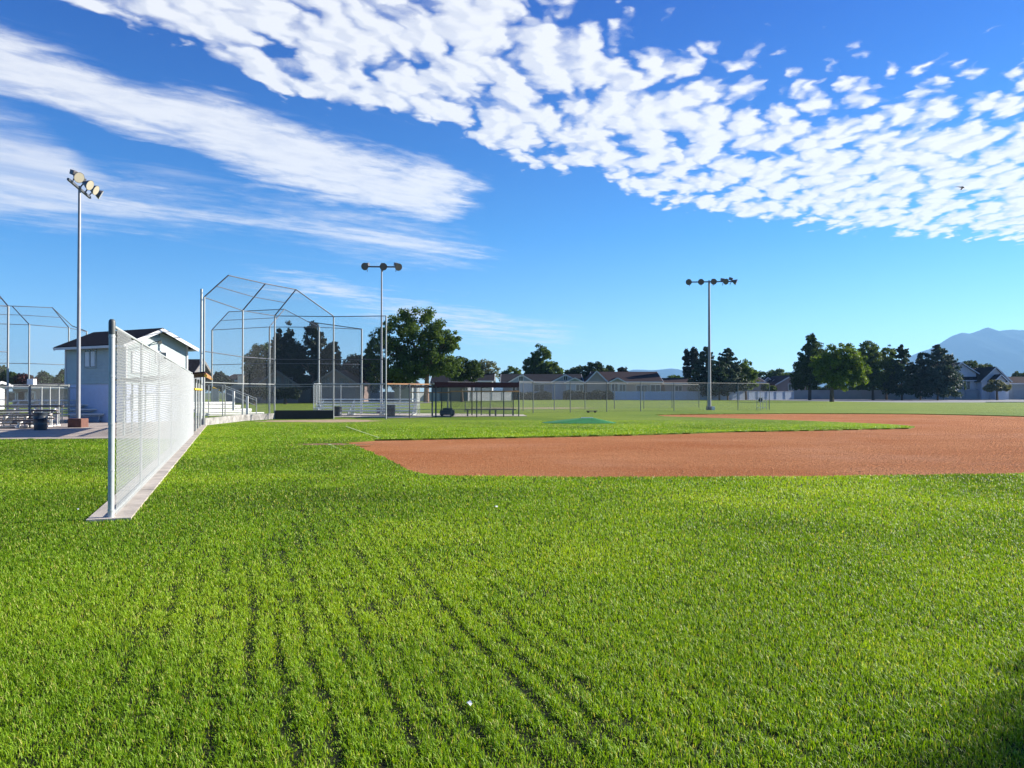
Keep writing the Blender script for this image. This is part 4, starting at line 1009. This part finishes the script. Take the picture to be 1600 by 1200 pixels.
def tree(label, px, Y, lobes_px, lm=L_MID, bark=BARK, leaf=.34, dens=9, trunk_r=.22, fill=1.0, group='trees beyond the ball field', name='tree', seed=None, limbs=6, ragged=.2, trunk_top=None):
    rg = np.random.default_rng(seed if seed is not None else int(px * 7 + Y))
    bx = gx(px, Y)
    lobes = []
    for (lx, yt, yb, w) in lobes_px:
        z1, z0 = gz(yt, Y), gz(yb, Y); lobes.append((gx(lx, Y) - bx, (z0 + z1) / 2, w * 1.16 / 2 / F * Y, (z1 - z0) / 2 * 1.03))
    t = thing(name, label, 'tree', (bx, Y, 0), 0, group)
    top = max(l[1] + l[3] for l in lobes); low = min(l[1] - l[3] for l in lobes)
    q = MB(); zt = trunk_top or (low + top) / 2
    j = lambda s: rg.uniform(-s, s)
    fork = max(.8, min(low + .25 * (top - low), zt * .75))
    q.tube([(0, 0, -.05), (j(.1), j(.1), fork * .5), (j(.15), j(.15), fork), (j(.4), j(.3), zt)], [trunk_r * 1.25, trunk_r, trunk_r * .8, trunk_r * .3], 8)
    for k in range(limbs):
        l = lobes[k % len(lobes)]
        e = (l[0] + j(l[2] * .6), j(l[2] * .6), l[1] + j(l[3] * .5))
        m_ = (e[0] * .5 + j(.3), e[1] * .5 + j(.3), fork + (e[2] - fork) * .55)
        q.tube([(0, 0, fork * rg.uniform(.8, 1.0)), m_, e], [trunk_r * .55, trunk_r * .35, trunk_r * .1], 6)
    q.build('trunk', bark, t, True)
    P, O = crown_points(lobes, Y, dens, rg, leaf, fill, ragged)
    V, Q = leaf_quads(P, leaf, O, rg)
    np_mesh('crown', V, [Q], lm, t)
    return t

def conifer(label, px, Y, ytop, ybot, w, lm=L_PINE, leaf=.42, n=4200, group='conifers beyond the ball field', name='pine_tree', power=.66, trunk_r=.2, seed=None):
    rg = np.random.default_rng(seed if seed is not None else int(px * 11 + Y)); bx = gx(px, Y)
    t = thing(name, label, 'tree', (bx, Y, 0), 0, group)
    z1, z0 = gz(ytop, Y), gz(ybot, Y); Rm = w * 1.18 / 2 / F * Y
    q = MB(); q.tube([(0, 0, -.05), (0, 0, z0 + .6 * (z1 - z0)), (0, 0, z1 - .1)], [trunk_r, trunk_r * .6, .03], 8)
    nb = int(34 * (z1 - z0) / 2.2); P = []; O = []
    per = max(8, int(2.6 * n) // nb)
    for k in range(nb):
        h = rg.uniform(0, 1) ** 1.15; zc = z0 + h * (z1 - z0); L = Rm * ((1 - h) ** power) * rg.uniform(.75, 1.3) + .15
        az = rg.uniform(0, 6.283); up = rg.uniform(-.12, .38)
        s = rg.uniform(.15, 1, per) ** .7
        d = np.array([math.cos(az), math.sin(az), up])
        side = np.array([-math.sin(az), math.cos(az), 0])
        p = d * (s * L)[:, None] + side * (rg.normal(0, .13, per) * L * (1.1 - s * .6))[:, None]
        p[:, 2] += zc + rg.normal(0, .10 * max(.6, L * .5), per) 
        P.append(p); O.append(np.tile(d * .6 + np.array([0, 0, .5]), (per, 1)))
        if k % 3 == 0: q.tube([(0, 0, zc), tuple(d * L * .8 + np.array([0, 0, zc]))], [.05, .015], 5)
    q.build('trunk', BARK, t, True)
    V, Q = leaf_quads(np.concatenate(P), leaf, np.concatenate(O), rg)
    np_mesh('crown', V, [Q], lm, t)
    return t

G1 = 'trees behind the backstops'
tree('rounded dark tree left of the conical one behind the backstop', 412, 120, [(412, 530, 606, 58), (396, 552, 605, 30), (440, 545, 610, 50)], L_DARK, group=G1)
conifer('dark pointed conical tree between two dark crowns behind the backstop', 436, 117, 515, 610, 40, L_BLK, n=5200, group=G1, power=.7)
tree('black green tree with upright finger-like lobes behind the backstop', 488, 114, [(450, 500, 600, 20), (462, 522, 606, 34), (488, 498, 560, 26), (504, 514, 585, 26), (520, 530, 592, 22), (474, 545, 610, 70), (446, 535, 600, 40), (514, 548, 606, 36)], L_BLK, leaf=.36, dens=10, group=G1, ragged=.1)
tree('low dark tree behind the bleachers left of the big tree', 556, 122, [(556, 552, 604, 50), (578, 545, 608, 44), (540, 568, 606, 30)], L_BLK, group=G1)
tree('biggest tree of the park, open spreading crown on a reddish trunk', 666, 118, [(648, 479, 540, 92), (612, 498, 560, 62), (596, 520, 575, 46), (690, 503, 556, 52), (702, 520, 552, 36), (660, 535, 590, 84), (625, 552, 600, 70), (698, 556, 592, 52), (588, 545, 602, 40), (668, 512, 600, 66), (640, 540, 606, 60)], L_MID, BARKR, .32, 7.5, .36, .66, G1, limbs=16, ragged=.05)
tree('dark understory tree behind the aluminium bleachers and middle light pole', 604, 126, [(590, 556, 614, 52), (624, 572, 614, 48), (575, 575, 614, 30)], L_BLK, group=G1)
tree('bushy tree leaning over the dark roof right of the big tree', 722, 132, [(722, 553, 602, 46), (738, 562, 600, 34)], L_DARK, group=G1)
tree('sparse grey green tree with bare twigs above the dugout', 757, 158, [(748, 562, 600, 26), (768, 560, 596, 28), (757, 557, 600, 22)], L_PALE, leaf=.34, dens=3.2, limbs=16, ragged=.1)
tree('small round tree in the gap before the spiky tall tree', 801, 190, [(801, 571, 596, 30), (790, 578, 598, 22)], L_MID)
tree('tall ragged tree rising behind the pale blue gabled house', 846, 182, [(846, 537, 575, 34), (832, 553, 596, 32), (860, 562, 596, 44), (846, 560, 598, 46)], L_MID, leaf=.42)
tree('dark spreading tree between the blue and tan houses', 914, 186, [(905, 570, 598, 40), (926, 563, 596, 36), (893, 577, 598, 24), (940, 572, 596, 20)], L_DARK, leaf=.42)
tree('little round tree peeking over the tan house ridge', 952, 200, [(952, 570, 590, 14)], L_DARK, leaf=.4)
tree('tiny dark treetop above the middle of the tan roof', 973, 200, [(973, 572, 590, 16)], L_BLK, leaf=.4)
tree('feathery small tree between the tan house and the poplars', 1057, 185, [(1052, 585, 602, 24), (1064, 588, 603, 20)], L_MID, leaf=.36, dens=6)
tree('slim dark poplar at the outer side of the pair', 1073, 178, [(1073, 542, 575, 9), (1073, 556, 602, 12)], L_BLK, group='pair of poplars', dens=11)
tree('slim dark poplar nearer the pines, twin-tipped', 1084.5, 178, [(1083, 541, 575, 8), (1087, 543, 575, 6), (1084.5, 556, 602, 12)], L_BLK, group='pair of poplars', dens=11)
conifer('broad dark pine directly behind the tall light pole', 1103, 164, 543, 612, 44, L_PINE, n=5200)
conifer('tallest blue-grey pine right of the light pole', 1137, 162, 545, 612, 50, L_PINE, n=5600)
conifer('short dense pine in front with trunk showing over the vinyl fence', 1124, 158, 562, 616, 46, L_PINE, n=5200, power=.5)
tree('bright green sunlit tree on the edge of the pine group', 1166, 166, [(1166, 561, 604, 34), (1172, 575, 612, 26), (1158, 568, 606, 26)], L_BRT, leaf=.36)
for i, (px, yt, w, lb) in enumerate(((1192, 576, 26, 'hazy far tree just right of the bright green tree'), (1212, 575, 30, 'wider hazy far tree above the small blue house'), (1230, 580, 22, 'lowest hazy far tree next to the big dark crown'))):
    tree(lb, px, 260, [(px, yt, 602, w)], L_MID, leaf=.5)
tree('yellow ornamental tree beside the small blue house', 1217, 186, [(1217, 588, 604, 9)], L_YEL, leaf=.3, dens=6)
tree('shrub in front of the small blue house', 1200, 176, [(1196, 599, 612, 16), (1207, 603, 612, 10)], L_MID, leaf=.3, name='shrub')
G2 = 'roadside trees on the right'
tree('tall dark tree with a spire top, leftmost of the roadside group', 1265, 160, [(1268, 517, 560, 16), (1272, 530, 590, 50), (1262, 556, 610, 48), (1280, 540, 606, 50), (1250, 575, 612, 30)], L_DARK, leaf=.38, group=G2, trunk_r=.3)
tree('broad roadside tree with sunlit yellow-green side and thick trunk', 1299.5, 130, [(1318, 530, 590, 52), (1338, 550, 606, 44), (1300, 545, 604, 60), (1318, 568, 610, 64)], L_BRT, leaf=.34, dens=8, group=G2, trunk_r=.32)
tree('upright tree right behind the broad sunlit one', 1364, 162, [(1356, 529, 575, 34), (1372, 545, 612, 46), (1350, 556, 612, 44)], L_MID, leaf=.38, group=G2, trunk_r=.26)
tree('lighter green tree before the first roadside pine', 1385, 168, [(1388, 536, 580, 26), (1384, 552, 612, 40)], L_MID, leaf=.38, group=G2)
conifer('pointed pine in the middle of the roadside row', 1409, 160, 540, 614, 44, L_PINE, n=5400, group=G2)
conifer('narrow small pine between the two larger roadside pines', 1438, 166, 552, 612, 22, L_BLUE, n=2600, group=G2)
conifer('large broad blue-green pine next to the white house', 1465, 158, 540, 616, 62, L_BLUE, n=8000, group=G2, power=.55)
tree('low trees behind the ridge of the white house', 1524, 190, [(1518, 562, 592, 40), (1540, 566, 592, 30)], L_DARK, leaf=.42)
tree('rounded shrub growing against the white house front', 1558, 160, [(1556, 593, 612, 28), (1568, 599, 612, 22), (1546, 600, 612, 16)], L_PALE, leaf=.3, dens=9, name='shrub')
tree('far dark trees at the right frame edge', 1592, 240, [(1592, 579, 602, 26), (1610, 577, 602, 26)], L_DARK, leaf=.5)
G3 = 'trees behind the left bleachers'
tree('green tree at the left frame edge beyond the backstop', 8, 105, [(2, 568, 606, 28), (18, 582, 606, 18)], L_DARK, group=G3)
tree('purple leaved tree behind the long grey building', 37, 105, [(37, 584, 606, 30)], L_RED, group=G3)
tree('dark green pointed tree left of the press box', 71, 108, [(71, 581, 606, 22), (60, 590, 606, 18)], L_PINE, group=G3)
tree('dark tree partly hidden by the press box corner', 100, 100, [(100, 575, 610, 30)], L_DARK, group=G3)
tree('round dark tree behind the second backstop and white steps', 340, 105, [(345, 580, 612, 32), (326, 582, 612, 24)], L_BLK, group=G3)
tree('dark leafy shrub in front of the gabled house behind the backstop', 396, 100, [(390, 604, 622, 30), (408, 602, 622, 30)], L_BLK, leaf=.28, group=G1, name='shrub')
tree('dark shrub at the foot of the brown house behind the backstop', 446, 104, [(440, 606, 624, 26), (458, 605, 624, 24)], L_BLK, leaf=.28, group=G1, name='shrub')

def hedge(label, px0, px1, Y, ytop, lm):
    rg = np.random.default_rng(int(px0)); t = thing('hedge', label, 'hedge', (gx((px0 + px1) / 2, Y), Y, 0), 0, 'hedges before the houses')
    x0, x1 = gx(px0, Y), gx(px1, Y); h = gz(ytop, Y); n = int(min(40000, (x1 - x0) * h * 240)); xc = gx((px0 + px1) / 2, Y)
    q = MB()
    for k in range(int((x1 - x0) / .9)): q.tube([(x0 - xc + .5 + k * .9, 0, -.02), (x0 - xc + .5 + k * .9 + rg.uniform(-.2, .2), 0, h * .7)], .05, 5)
    q.build('stem', BARK, t)
    x = rg.uniform(x0, x1, n); top = h * (.82 + .16 * np.sin(x * 1.7) * np.sin(x * .6 + 1) + rg.uniform(-.08, .12, n))
    P = np.stack([x - xc, rg.normal(0, .45, n), rg.uniform(.05, 1, n) * top], 1)
    O = np.stack([np.zeros(n), np.sign(P[:, 1]), np.ones(n) * .4], 1)
    V, Q = leaf_quads(P, .26, O, rg); np_mesh('foliage', V, [Q], lm, t)
hedge('overgrown dark hedge behind the grey wall and roadside trees', 1236, 1500, 181, 600, L_DARK)
hedge('dark hedge under the windows of the pale blue house', 793, 862, 158, 611, L_BLK)
hedge('long dark hedge between the pale blue house and the vinyl fence', 880, 958, 158, 609.5, L_BLK)

# unseen tree added out of frame on the sun side to shade the near corner
tree('unseen leafy tree added toward the sun to shade the near corner', 0, 1, [(0, 0, 0, 0)], L_MID) if False else None
def added_shade_tree():
    g = Vector((1.2, .85, 0)); h = 9.6; p = g + Vector((S.x, S.y, 0)).normalized() * (h / math.tan(R(SUN_EL)))
    rg = np.random.default_rng(5); t = thing('tree', 'unseen leafy tree added toward the sun to shade the near corner', 'tree', (p.x, p.y, 0))
    q = MB(); q.tube([(0, 0, -.05), (.1, 0, 3), (0, .1, 7)], [.3, .24, .1], 10)
    for k in range(6): q.tube([(0, 0, 3), (rg.uniform(-2, 2), rg.uniform(-2, 2), 6.5)], [.12, .04], 6)
    q.build('trunk', BARK, t, True)
    P, O = crown_points([(0, 7.6, 3.3, 1.9), (0, 6.0, 3.2, 2.0)], 0, 9, rg, .24, 1.6, .05)
    V, Q = leaf_quads(P, .22, O, rg); np_mesh('crown', V, [Q], L_MID, t)
added_shade_tree()

# ------------------------------------------------------------------ mountains
ROCK = mat('mountain_slope', (.018, .024, .024), .95, .25, .0012, spec=0)
def ridge(name, Y, prof, depth, seed):
    """height field whose crest follows the profile, falling away on both sides"""
    rg = np.random.default_rng(seed); xs = np.array([gx(p[0], Y) for p in prof]); zs = np.array([gz(p[1], Y) for p in prof])
    n, m = 160, 26; X = np.linspace(xs[0], xs[-1], n); Z = np.interp(X, xs, zs)
    nz = sum(np.interp(X, np.linspace(X[0], X[-1], k), rg.normal(0, 1, k)) * 22 / (1 + i) for i, k in enumerate((30, 70)))
    Zc = np.maximum(Z + nz * .25 * (Z > 60), 2)
    V = []
    for j in range(m + 1):
        f = j / m * 2 - 1
        fall = (1 - abs(f)) ** 1.15
        rib = np.interp(X, np.linspace(X[0], X[-1], 40), rg.normal(0, 1, 40)) * 26 * fall * (1 - fall) * 3.2
        off = f * depth + rib
        V.append(np.stack([X, Y + off, np.where(abs(f) < 1e-6, Zc, Zc * fall * (1 + rg.normal(0, .012, n))) - .2], 1))
    V = np.concatenate(V); k = np.arange((m) * n).reshape(m, n)[:, :-1].ravel()
    Q = np.stack([k, k + 1, k + n + 1, k + n], 1)
    o = np_mesh(name, V, [Q], ROCK); o.data.polygons.foreach_set('use_smooth', [True] * len(o.data.polygons)); return struct(o)
ridge('mountain', 6800, [(1330, 612), (1380, 590), (1415, 559), (1435, 551), (1462, 541), (1483, 527), (1504, 519), (1516, 521), (1530, 518), (1545, 514), (1558, 518), (1570, 515.5), (1590, 514), (1605, 516), (1660, 505), (1720, 520), (1800, 545), (1900, 570), (2000, 611)], 1900, 3)
ridge('hills', 8200, [(700, 612), (760, 603), (790, 596), (830, 592), (900, 588), (960, 583), (990, 578), (1015, 578.5), (1030, 576.5), (1060, 577.5), (1090, 584), (1150, 590), (1210, 588), (1240, 580), (1262, 584), (1300, 595), (1380, 611)], 1400, 4)

# ------------------------------------------------------------------ bird
Yb = 26; c = P3(1506, 292, Yb); t = thing('bird', 'tiny dark bird flying across the right-hand clouds', 'bird', c, 0)
q = MB(); q.tube([(-.10, 0, .0), (-.05, 0, .012), (.0, 0, .012), (.045, 0, -.004), (.065, 0, -.014)], [.004, .02, .028, .022, .006], 8); q.build('body', CAPD, t, True)
q = MB(); q.add([(-.30, -.02, .02), (-.12, .02, .016), (-.02, .05, .012), (-.02, -.04, .012), (-.14, -.05, .018)], [(0, 4, 3, 2, 1)]); q.add([(.0, .05, .01), (.03, .0, .0), (.06, .16, -.04), (.02, .18, -.03)], [(0, 1, 2, 3)]); q.build('wing', CAPD, t)

# ------------------------------------------------------------------ grass blades
def grass():
    m, nt, p, out = new_mat('grass_blades'); N, L = nt.nodes, nt.links
    at = N.new('ShaderNodeAttribute'); at.attribute_name = 'tone'
    r = N.new('ShaderNodeValToRGB'); e = r.color_ramp.elements
    e[0].position = 0; e[0].color = (.055, .120, .006, 1); e[1].position = 1; e[1].color = (.46, .47, .12, 1)
    k = e.new(.5); k.color = (.170, .315, .011, 1)
    k = e.new(.93); k.color = (.32, .46, .026, 1)
    L.new(at.outputs['Fac'], r.inputs[0]); L.new(r.outputs[0], p.inputs['Base Color'])
    p.inputs['Roughness'].default_value = .5; p.inputs['Specular IOR Level'].default_value = .22
    tr = N.new('ShaderNodeBsdfTranslucent'); h = N.new('ShaderNodeMixRGB'); h.blend_type = 'MULTIPLY'; h.inputs[0].default_value = 1; h.inputs[2].default_value = (1.35, 1.25, .5, 1)
    L.new(r.outputs[0], h.inputs[1]); L.new(h.outputs[0], tr.inputs[0])
    mx = N.new('ShaderNodeMixShader'); mx.inputs[0].default_value = .4; L.new(p.outputs[0], mx.inputs[1]); L.new(tr.outputs[0], mx.inputs[2]); L.new(mx.outputs[0], out.inputs[0])
    rg = np.random.default_rng(11)
    n = 760000
    # distance drawn so that density thins gradually with range
    Ys = np.linspace(2.4, 44, 900); dens = np.minimum(9000, 9000 * (4.6 / Ys) ** 1.75) * (1.4 * Ys + 3)
    cdf = np.cumsum(dens); tot = cdf[-1] * (Ys[1] - Ys[0]); n = int(min(tot, 1080000)); cdf /= cdf[-1]
    y = np.interp(rg.uniform(0, 1, n), cdf, Ys); x = rg.uniform(-1, 1, n) * (.7 * y + 1.5)
    # keep clear of the clay, the mow strip and the apron
    def inside(px, py, poly):
        c = np.zeros(len(px), bool); q = np.array(poly); j = len(q) - 1
        for i in range(len(q)):
            xi, yi = q[i]; xj, yj = q[j]
            s = ((yi > py) != (yj > py)) & (px < (xj - xi) * (py - yi) / (yj - yi + 1e-12) + xi); c ^= s; j = i
        return c
    bad = inside(x, y, hole) | inside(x, y, quad_pts(-.10, 29.3, -.24, .21))
    rel = (x - F0.x) * FN.x + (y - F0.y) * FN.y
    bad |= (rel < -.2) & (y > 26.2)
    bad |= inside(x, y, [(-15.5, 36), (-13.4, 47.5), (-6, 47.6), (1.5, 52), (1.5, 60), (-30, 60)]) | (((x + 10.6) / 3.3) ** 2 + ((y - 42.9) / 2.0) ** 2 < rg.uniform(.6, 1.1, n)) | (((x - 3.53) / 2.0) ** 2 + ((y - 40.4) / 1.4) ** 2 < 1)
    wc = gp(512, 694.5); bad |= (((x - wc[0]) / 1.15) ** 2 + ((y - wc[1]) / .5) ** 2 < rg.uniform(.35, 1.1, n))
    x, y = x[~bad], y[~bad]; n = len(x)
    # value noise for clumps
    def vnoise(u, v, s):
        g = np.random.default_rng(s).uniform(0, 1, (256, 256)); iu, iv = np.floor(u).astype(int), np.floor(v).astype(int); fu, fv = u - iu, v - iv
        fu, fv = fu * fu * (3 - 2 * fu), fv * fv * (3 - 2 * fv); a = g[iu % 256, iv % 256]; b = g[(iu + 1) % 256, iv % 256]; c = g[iu % 256, (iv + 1) % 256]; d = g[(iu + 1) % 256, (iv + 1) % 256]
        return (a * (1 - fu) + b * fu) * (1 - fv) + (c * (1 - fu) + d * fu) * fv
    across = x * .946 + y * .326; along = -x * .326 + y * .946       # mower rows run parallel to the fence
    across += (vnoise(along * .5, across * .5, 9) - .5) * .09
    zone = np.clip(1.5 - np.abs(across - .55) / 1.5, 0, 1) * np.clip(1.45 - y / 11, 0, 1)
    row = np.clip(.5 + .5 * np.cos(across * 2 * math.pi / .175 + (vnoise(along * .8, across * 2, 5) - .5) * 2.6), 0, 1) ** 1.6 * (.1 + 1.15 * vnoise(along * .8 + 9, across * 6, 12))
    lump = vnoise(across * 9, along * 6, 1) * .6 + vnoise(across * 22, along * 16, 2) * .4
    tuft = vnoise(x * 3, y * 3, 3)
    cut = np.clip(zone * 1.1, 0, 1) * np.clip(row * 1.15 + (.44 - lump) * 1.3, 0, 1)
    keep = rg.uniform(0, 1, n) > np.clip(cut * .38 + (.36 - lump) * .7, 0, .62)
    x, y, row, lump, tuft, cut, zone, across = [q[keep] for q in (x, y, row, lump, tuft, cut, zone, across)]; n = len(x)
    hgt = (.022 + .016 * lump + .007 * tuft + .009 * rg.uniform(0, 1, n)) * (1 - .70 * cut)
    hgt *= np.clip((44 - y) / 14, .25, 1)
    wid = .0023 * np.maximum(1, y / 4.6) ** .9 * rg.uniform(.7, 1.3, n)
    az = rg.uniform(0, 2 * math.pi, n); lean = rg.uniform(.15, .95, n)
    dx, dy = np.cos(az), np.sin(az); fa = az + rg.uniform(.8, 2.3, n); wx, wy = np.cos(fa) * wid, np.sin(fa) * wid
    z0 = np.zeros(n); B = np.stack([x, y, z0], 1); W = np.stack([wx, wy, z0], 1); D = np.stack([dx, dy, z0], 1)
    mid = B + D * (hgt * lean * .35)[:, None] + np.array([0, 0, 1]) * (hgt * .6)[:, None]
    tip = B + D * (hgt * lean * 1.05)[:, None] + np.array([0, 0, 1]) * (hgt * (1.02 - lean * .28))[:, None]
    V = np.stack([B - W, B + W, mid + W * .8, mid - W * .8, tip], 1).reshape(-1, 3)
    k0 = np.arange(n) * 5
    Q = np.stack([k0, k0 + 1, k0 + 2, k0 + 3], 1); T = np.stack([k0 + 3, k0 + 2, k0 + 4], 1)
    big = vnoise(x * .35 + 3, y * .35, 7); mid_ = vnoise(x * 1.3, y * 1.3, 8)
    tone = np.clip(.02 + .52 * big + .30 * mid_ + .34 * rg.uniform(0, 1, n) - .1, 0, .9)
    tone[rg.uniform(0, 1, n) < .085] = 1.0
    o = np_mesh('grass', V, [Q, T], m, None, np.repeat(tone, 5))
    o['kind'] = 'stuff'; o['label'] = 'short mown green grass blades with wheel and mower rows'; o['category'] = 'grass'
grass()

def grit():
    rg = np.random.default_rng(21); n = 60000
    Ys = np.linspace(14.5, 36, 300); w = (20 / Ys) ** 2.2 * (.7 * Ys + 6); cdf = np.cumsum(w); cdf /= cdf[-1]
    y = np.interp(rg.uniform(0, 1, n), cdf, Ys); x = rg.uniform(-6, .7 * y + 2.5, n)
    c = np.zeros(n, bool); q = np.array(hole); j = len(q) - 1
    for i in range(len(q)):
        xi, yi = q[i]; xj, yj = q[j]
        c ^= ((yi > y) != (yj > y)) & (x < (xj - xi) * (y - yi) / (yj - yi + 1e-12) + xi); j = i
    x, y = x[c], y[c]; n = len(x); r = .006 + .013 * rg.uniform(0, 1, n) ** 3
    base = np.array([(1, 0, 0), (0, 1, 0), (-1, 0, 0), (0, -1, 0), (0, 0, 1)], float)
    V = np.stack([x, y, np.full(n, -.05)], 1)[:, None, :] + base[None] * r[:, None, None] * rg.uniform(.7, 1.3, (n, 5, 1))
    k = np.arange(n) * 5
    T = np.concatenate([np.stack([k + a, k + (a + 1) % 4, k + 4], 1) for a in range(4)])
    o = np_mesh('clay_grit', V.reshape(-1, 3), [T], mat('clay_crumbs', (.40, .19, .09), .95, .35, 30, spec=.05)); o['kind'] = 'stuff'
grit()

# small pale scraps lying in the turf
for i, (px, py, lb) in enumerate(((733, 1110, 'largest white scrap lying in the grass near the camera'), (775, 796, 'white scrap in the grass just before the clay infield'), (123, 800, 'tiny white scrap in the grass beside the fence foot'))):
    c = gp(px, py); rg = np.random.default_rng(i); q = MB(); r = .017 if i != 1 else .03
    q.add([(r * math.cos(a) * rg.uniform(.6, 1.1), r * .7 * math.sin(a), .03 + .01 * math.sin(a * 2)) for a in np.linspace(0, 6.28, 7)[:-1]] + [(r * .9 * math.cos(a), r * .6 * math.sin(a), .034 + .01 * math.sin(a * 2)) for a in np.linspace(0, 6.28, 7)[:-1]], [tuple(range(5, -1, -1)), tuple(range(6, 12))] + [(k, (k + 1) % 6, 6 + (k + 1) % 6, 6 + k) for k in range(6)])
    o = q.build('paper_scrap', PUREW); o.location = (c[0], c[1], .012); tag(o, lb, 'litter', 'paper scraps in the grass')

# ------------------------------------------------------------------ air
def haze():
    q = MB(); q.box((0, 0, 329), (21800, 21800, 662)); q.v = [(x, y, z) for x, y, z in q.v]
    m = bpy.data.materials.new('air'); m.use_nodes = True; nt = m.node_tree
    for n in list(nt.nodes): nt.nodes.remove(n)
    out = nt.nodes.new('ShaderNodeOutputMaterial'); v = nt.nodes.new('ShaderNodeVolumePrincipled')
    v.inputs['Color'].default_value = (.30, .60, 1, 1); v.inputs['Density'].default_value = 0.85e-4; v.inputs['Anisotropy'].default_value = .2
    nt.links.new(v.outputs[0], out.inputs['Volume'])
    o = q.build('haze', m); o['kind'] = 'stuff'
haze()

# ------------------------------------------------------------------ render settings
cy = sc.cycles
cy.use_denoising = True
try: cy.denoiser = 'OPENIMAGEDENOISE'
except Exception: pass
cy.max_bounces = 6; cy.diffuse_bounces = 3; cy.glossy_bounces = 2; cy.transmission_bounces = 4; cy.transparent_max_bounces = 32; cy.volume_bounces = 0
cy.sample_clamp_indirect = 6
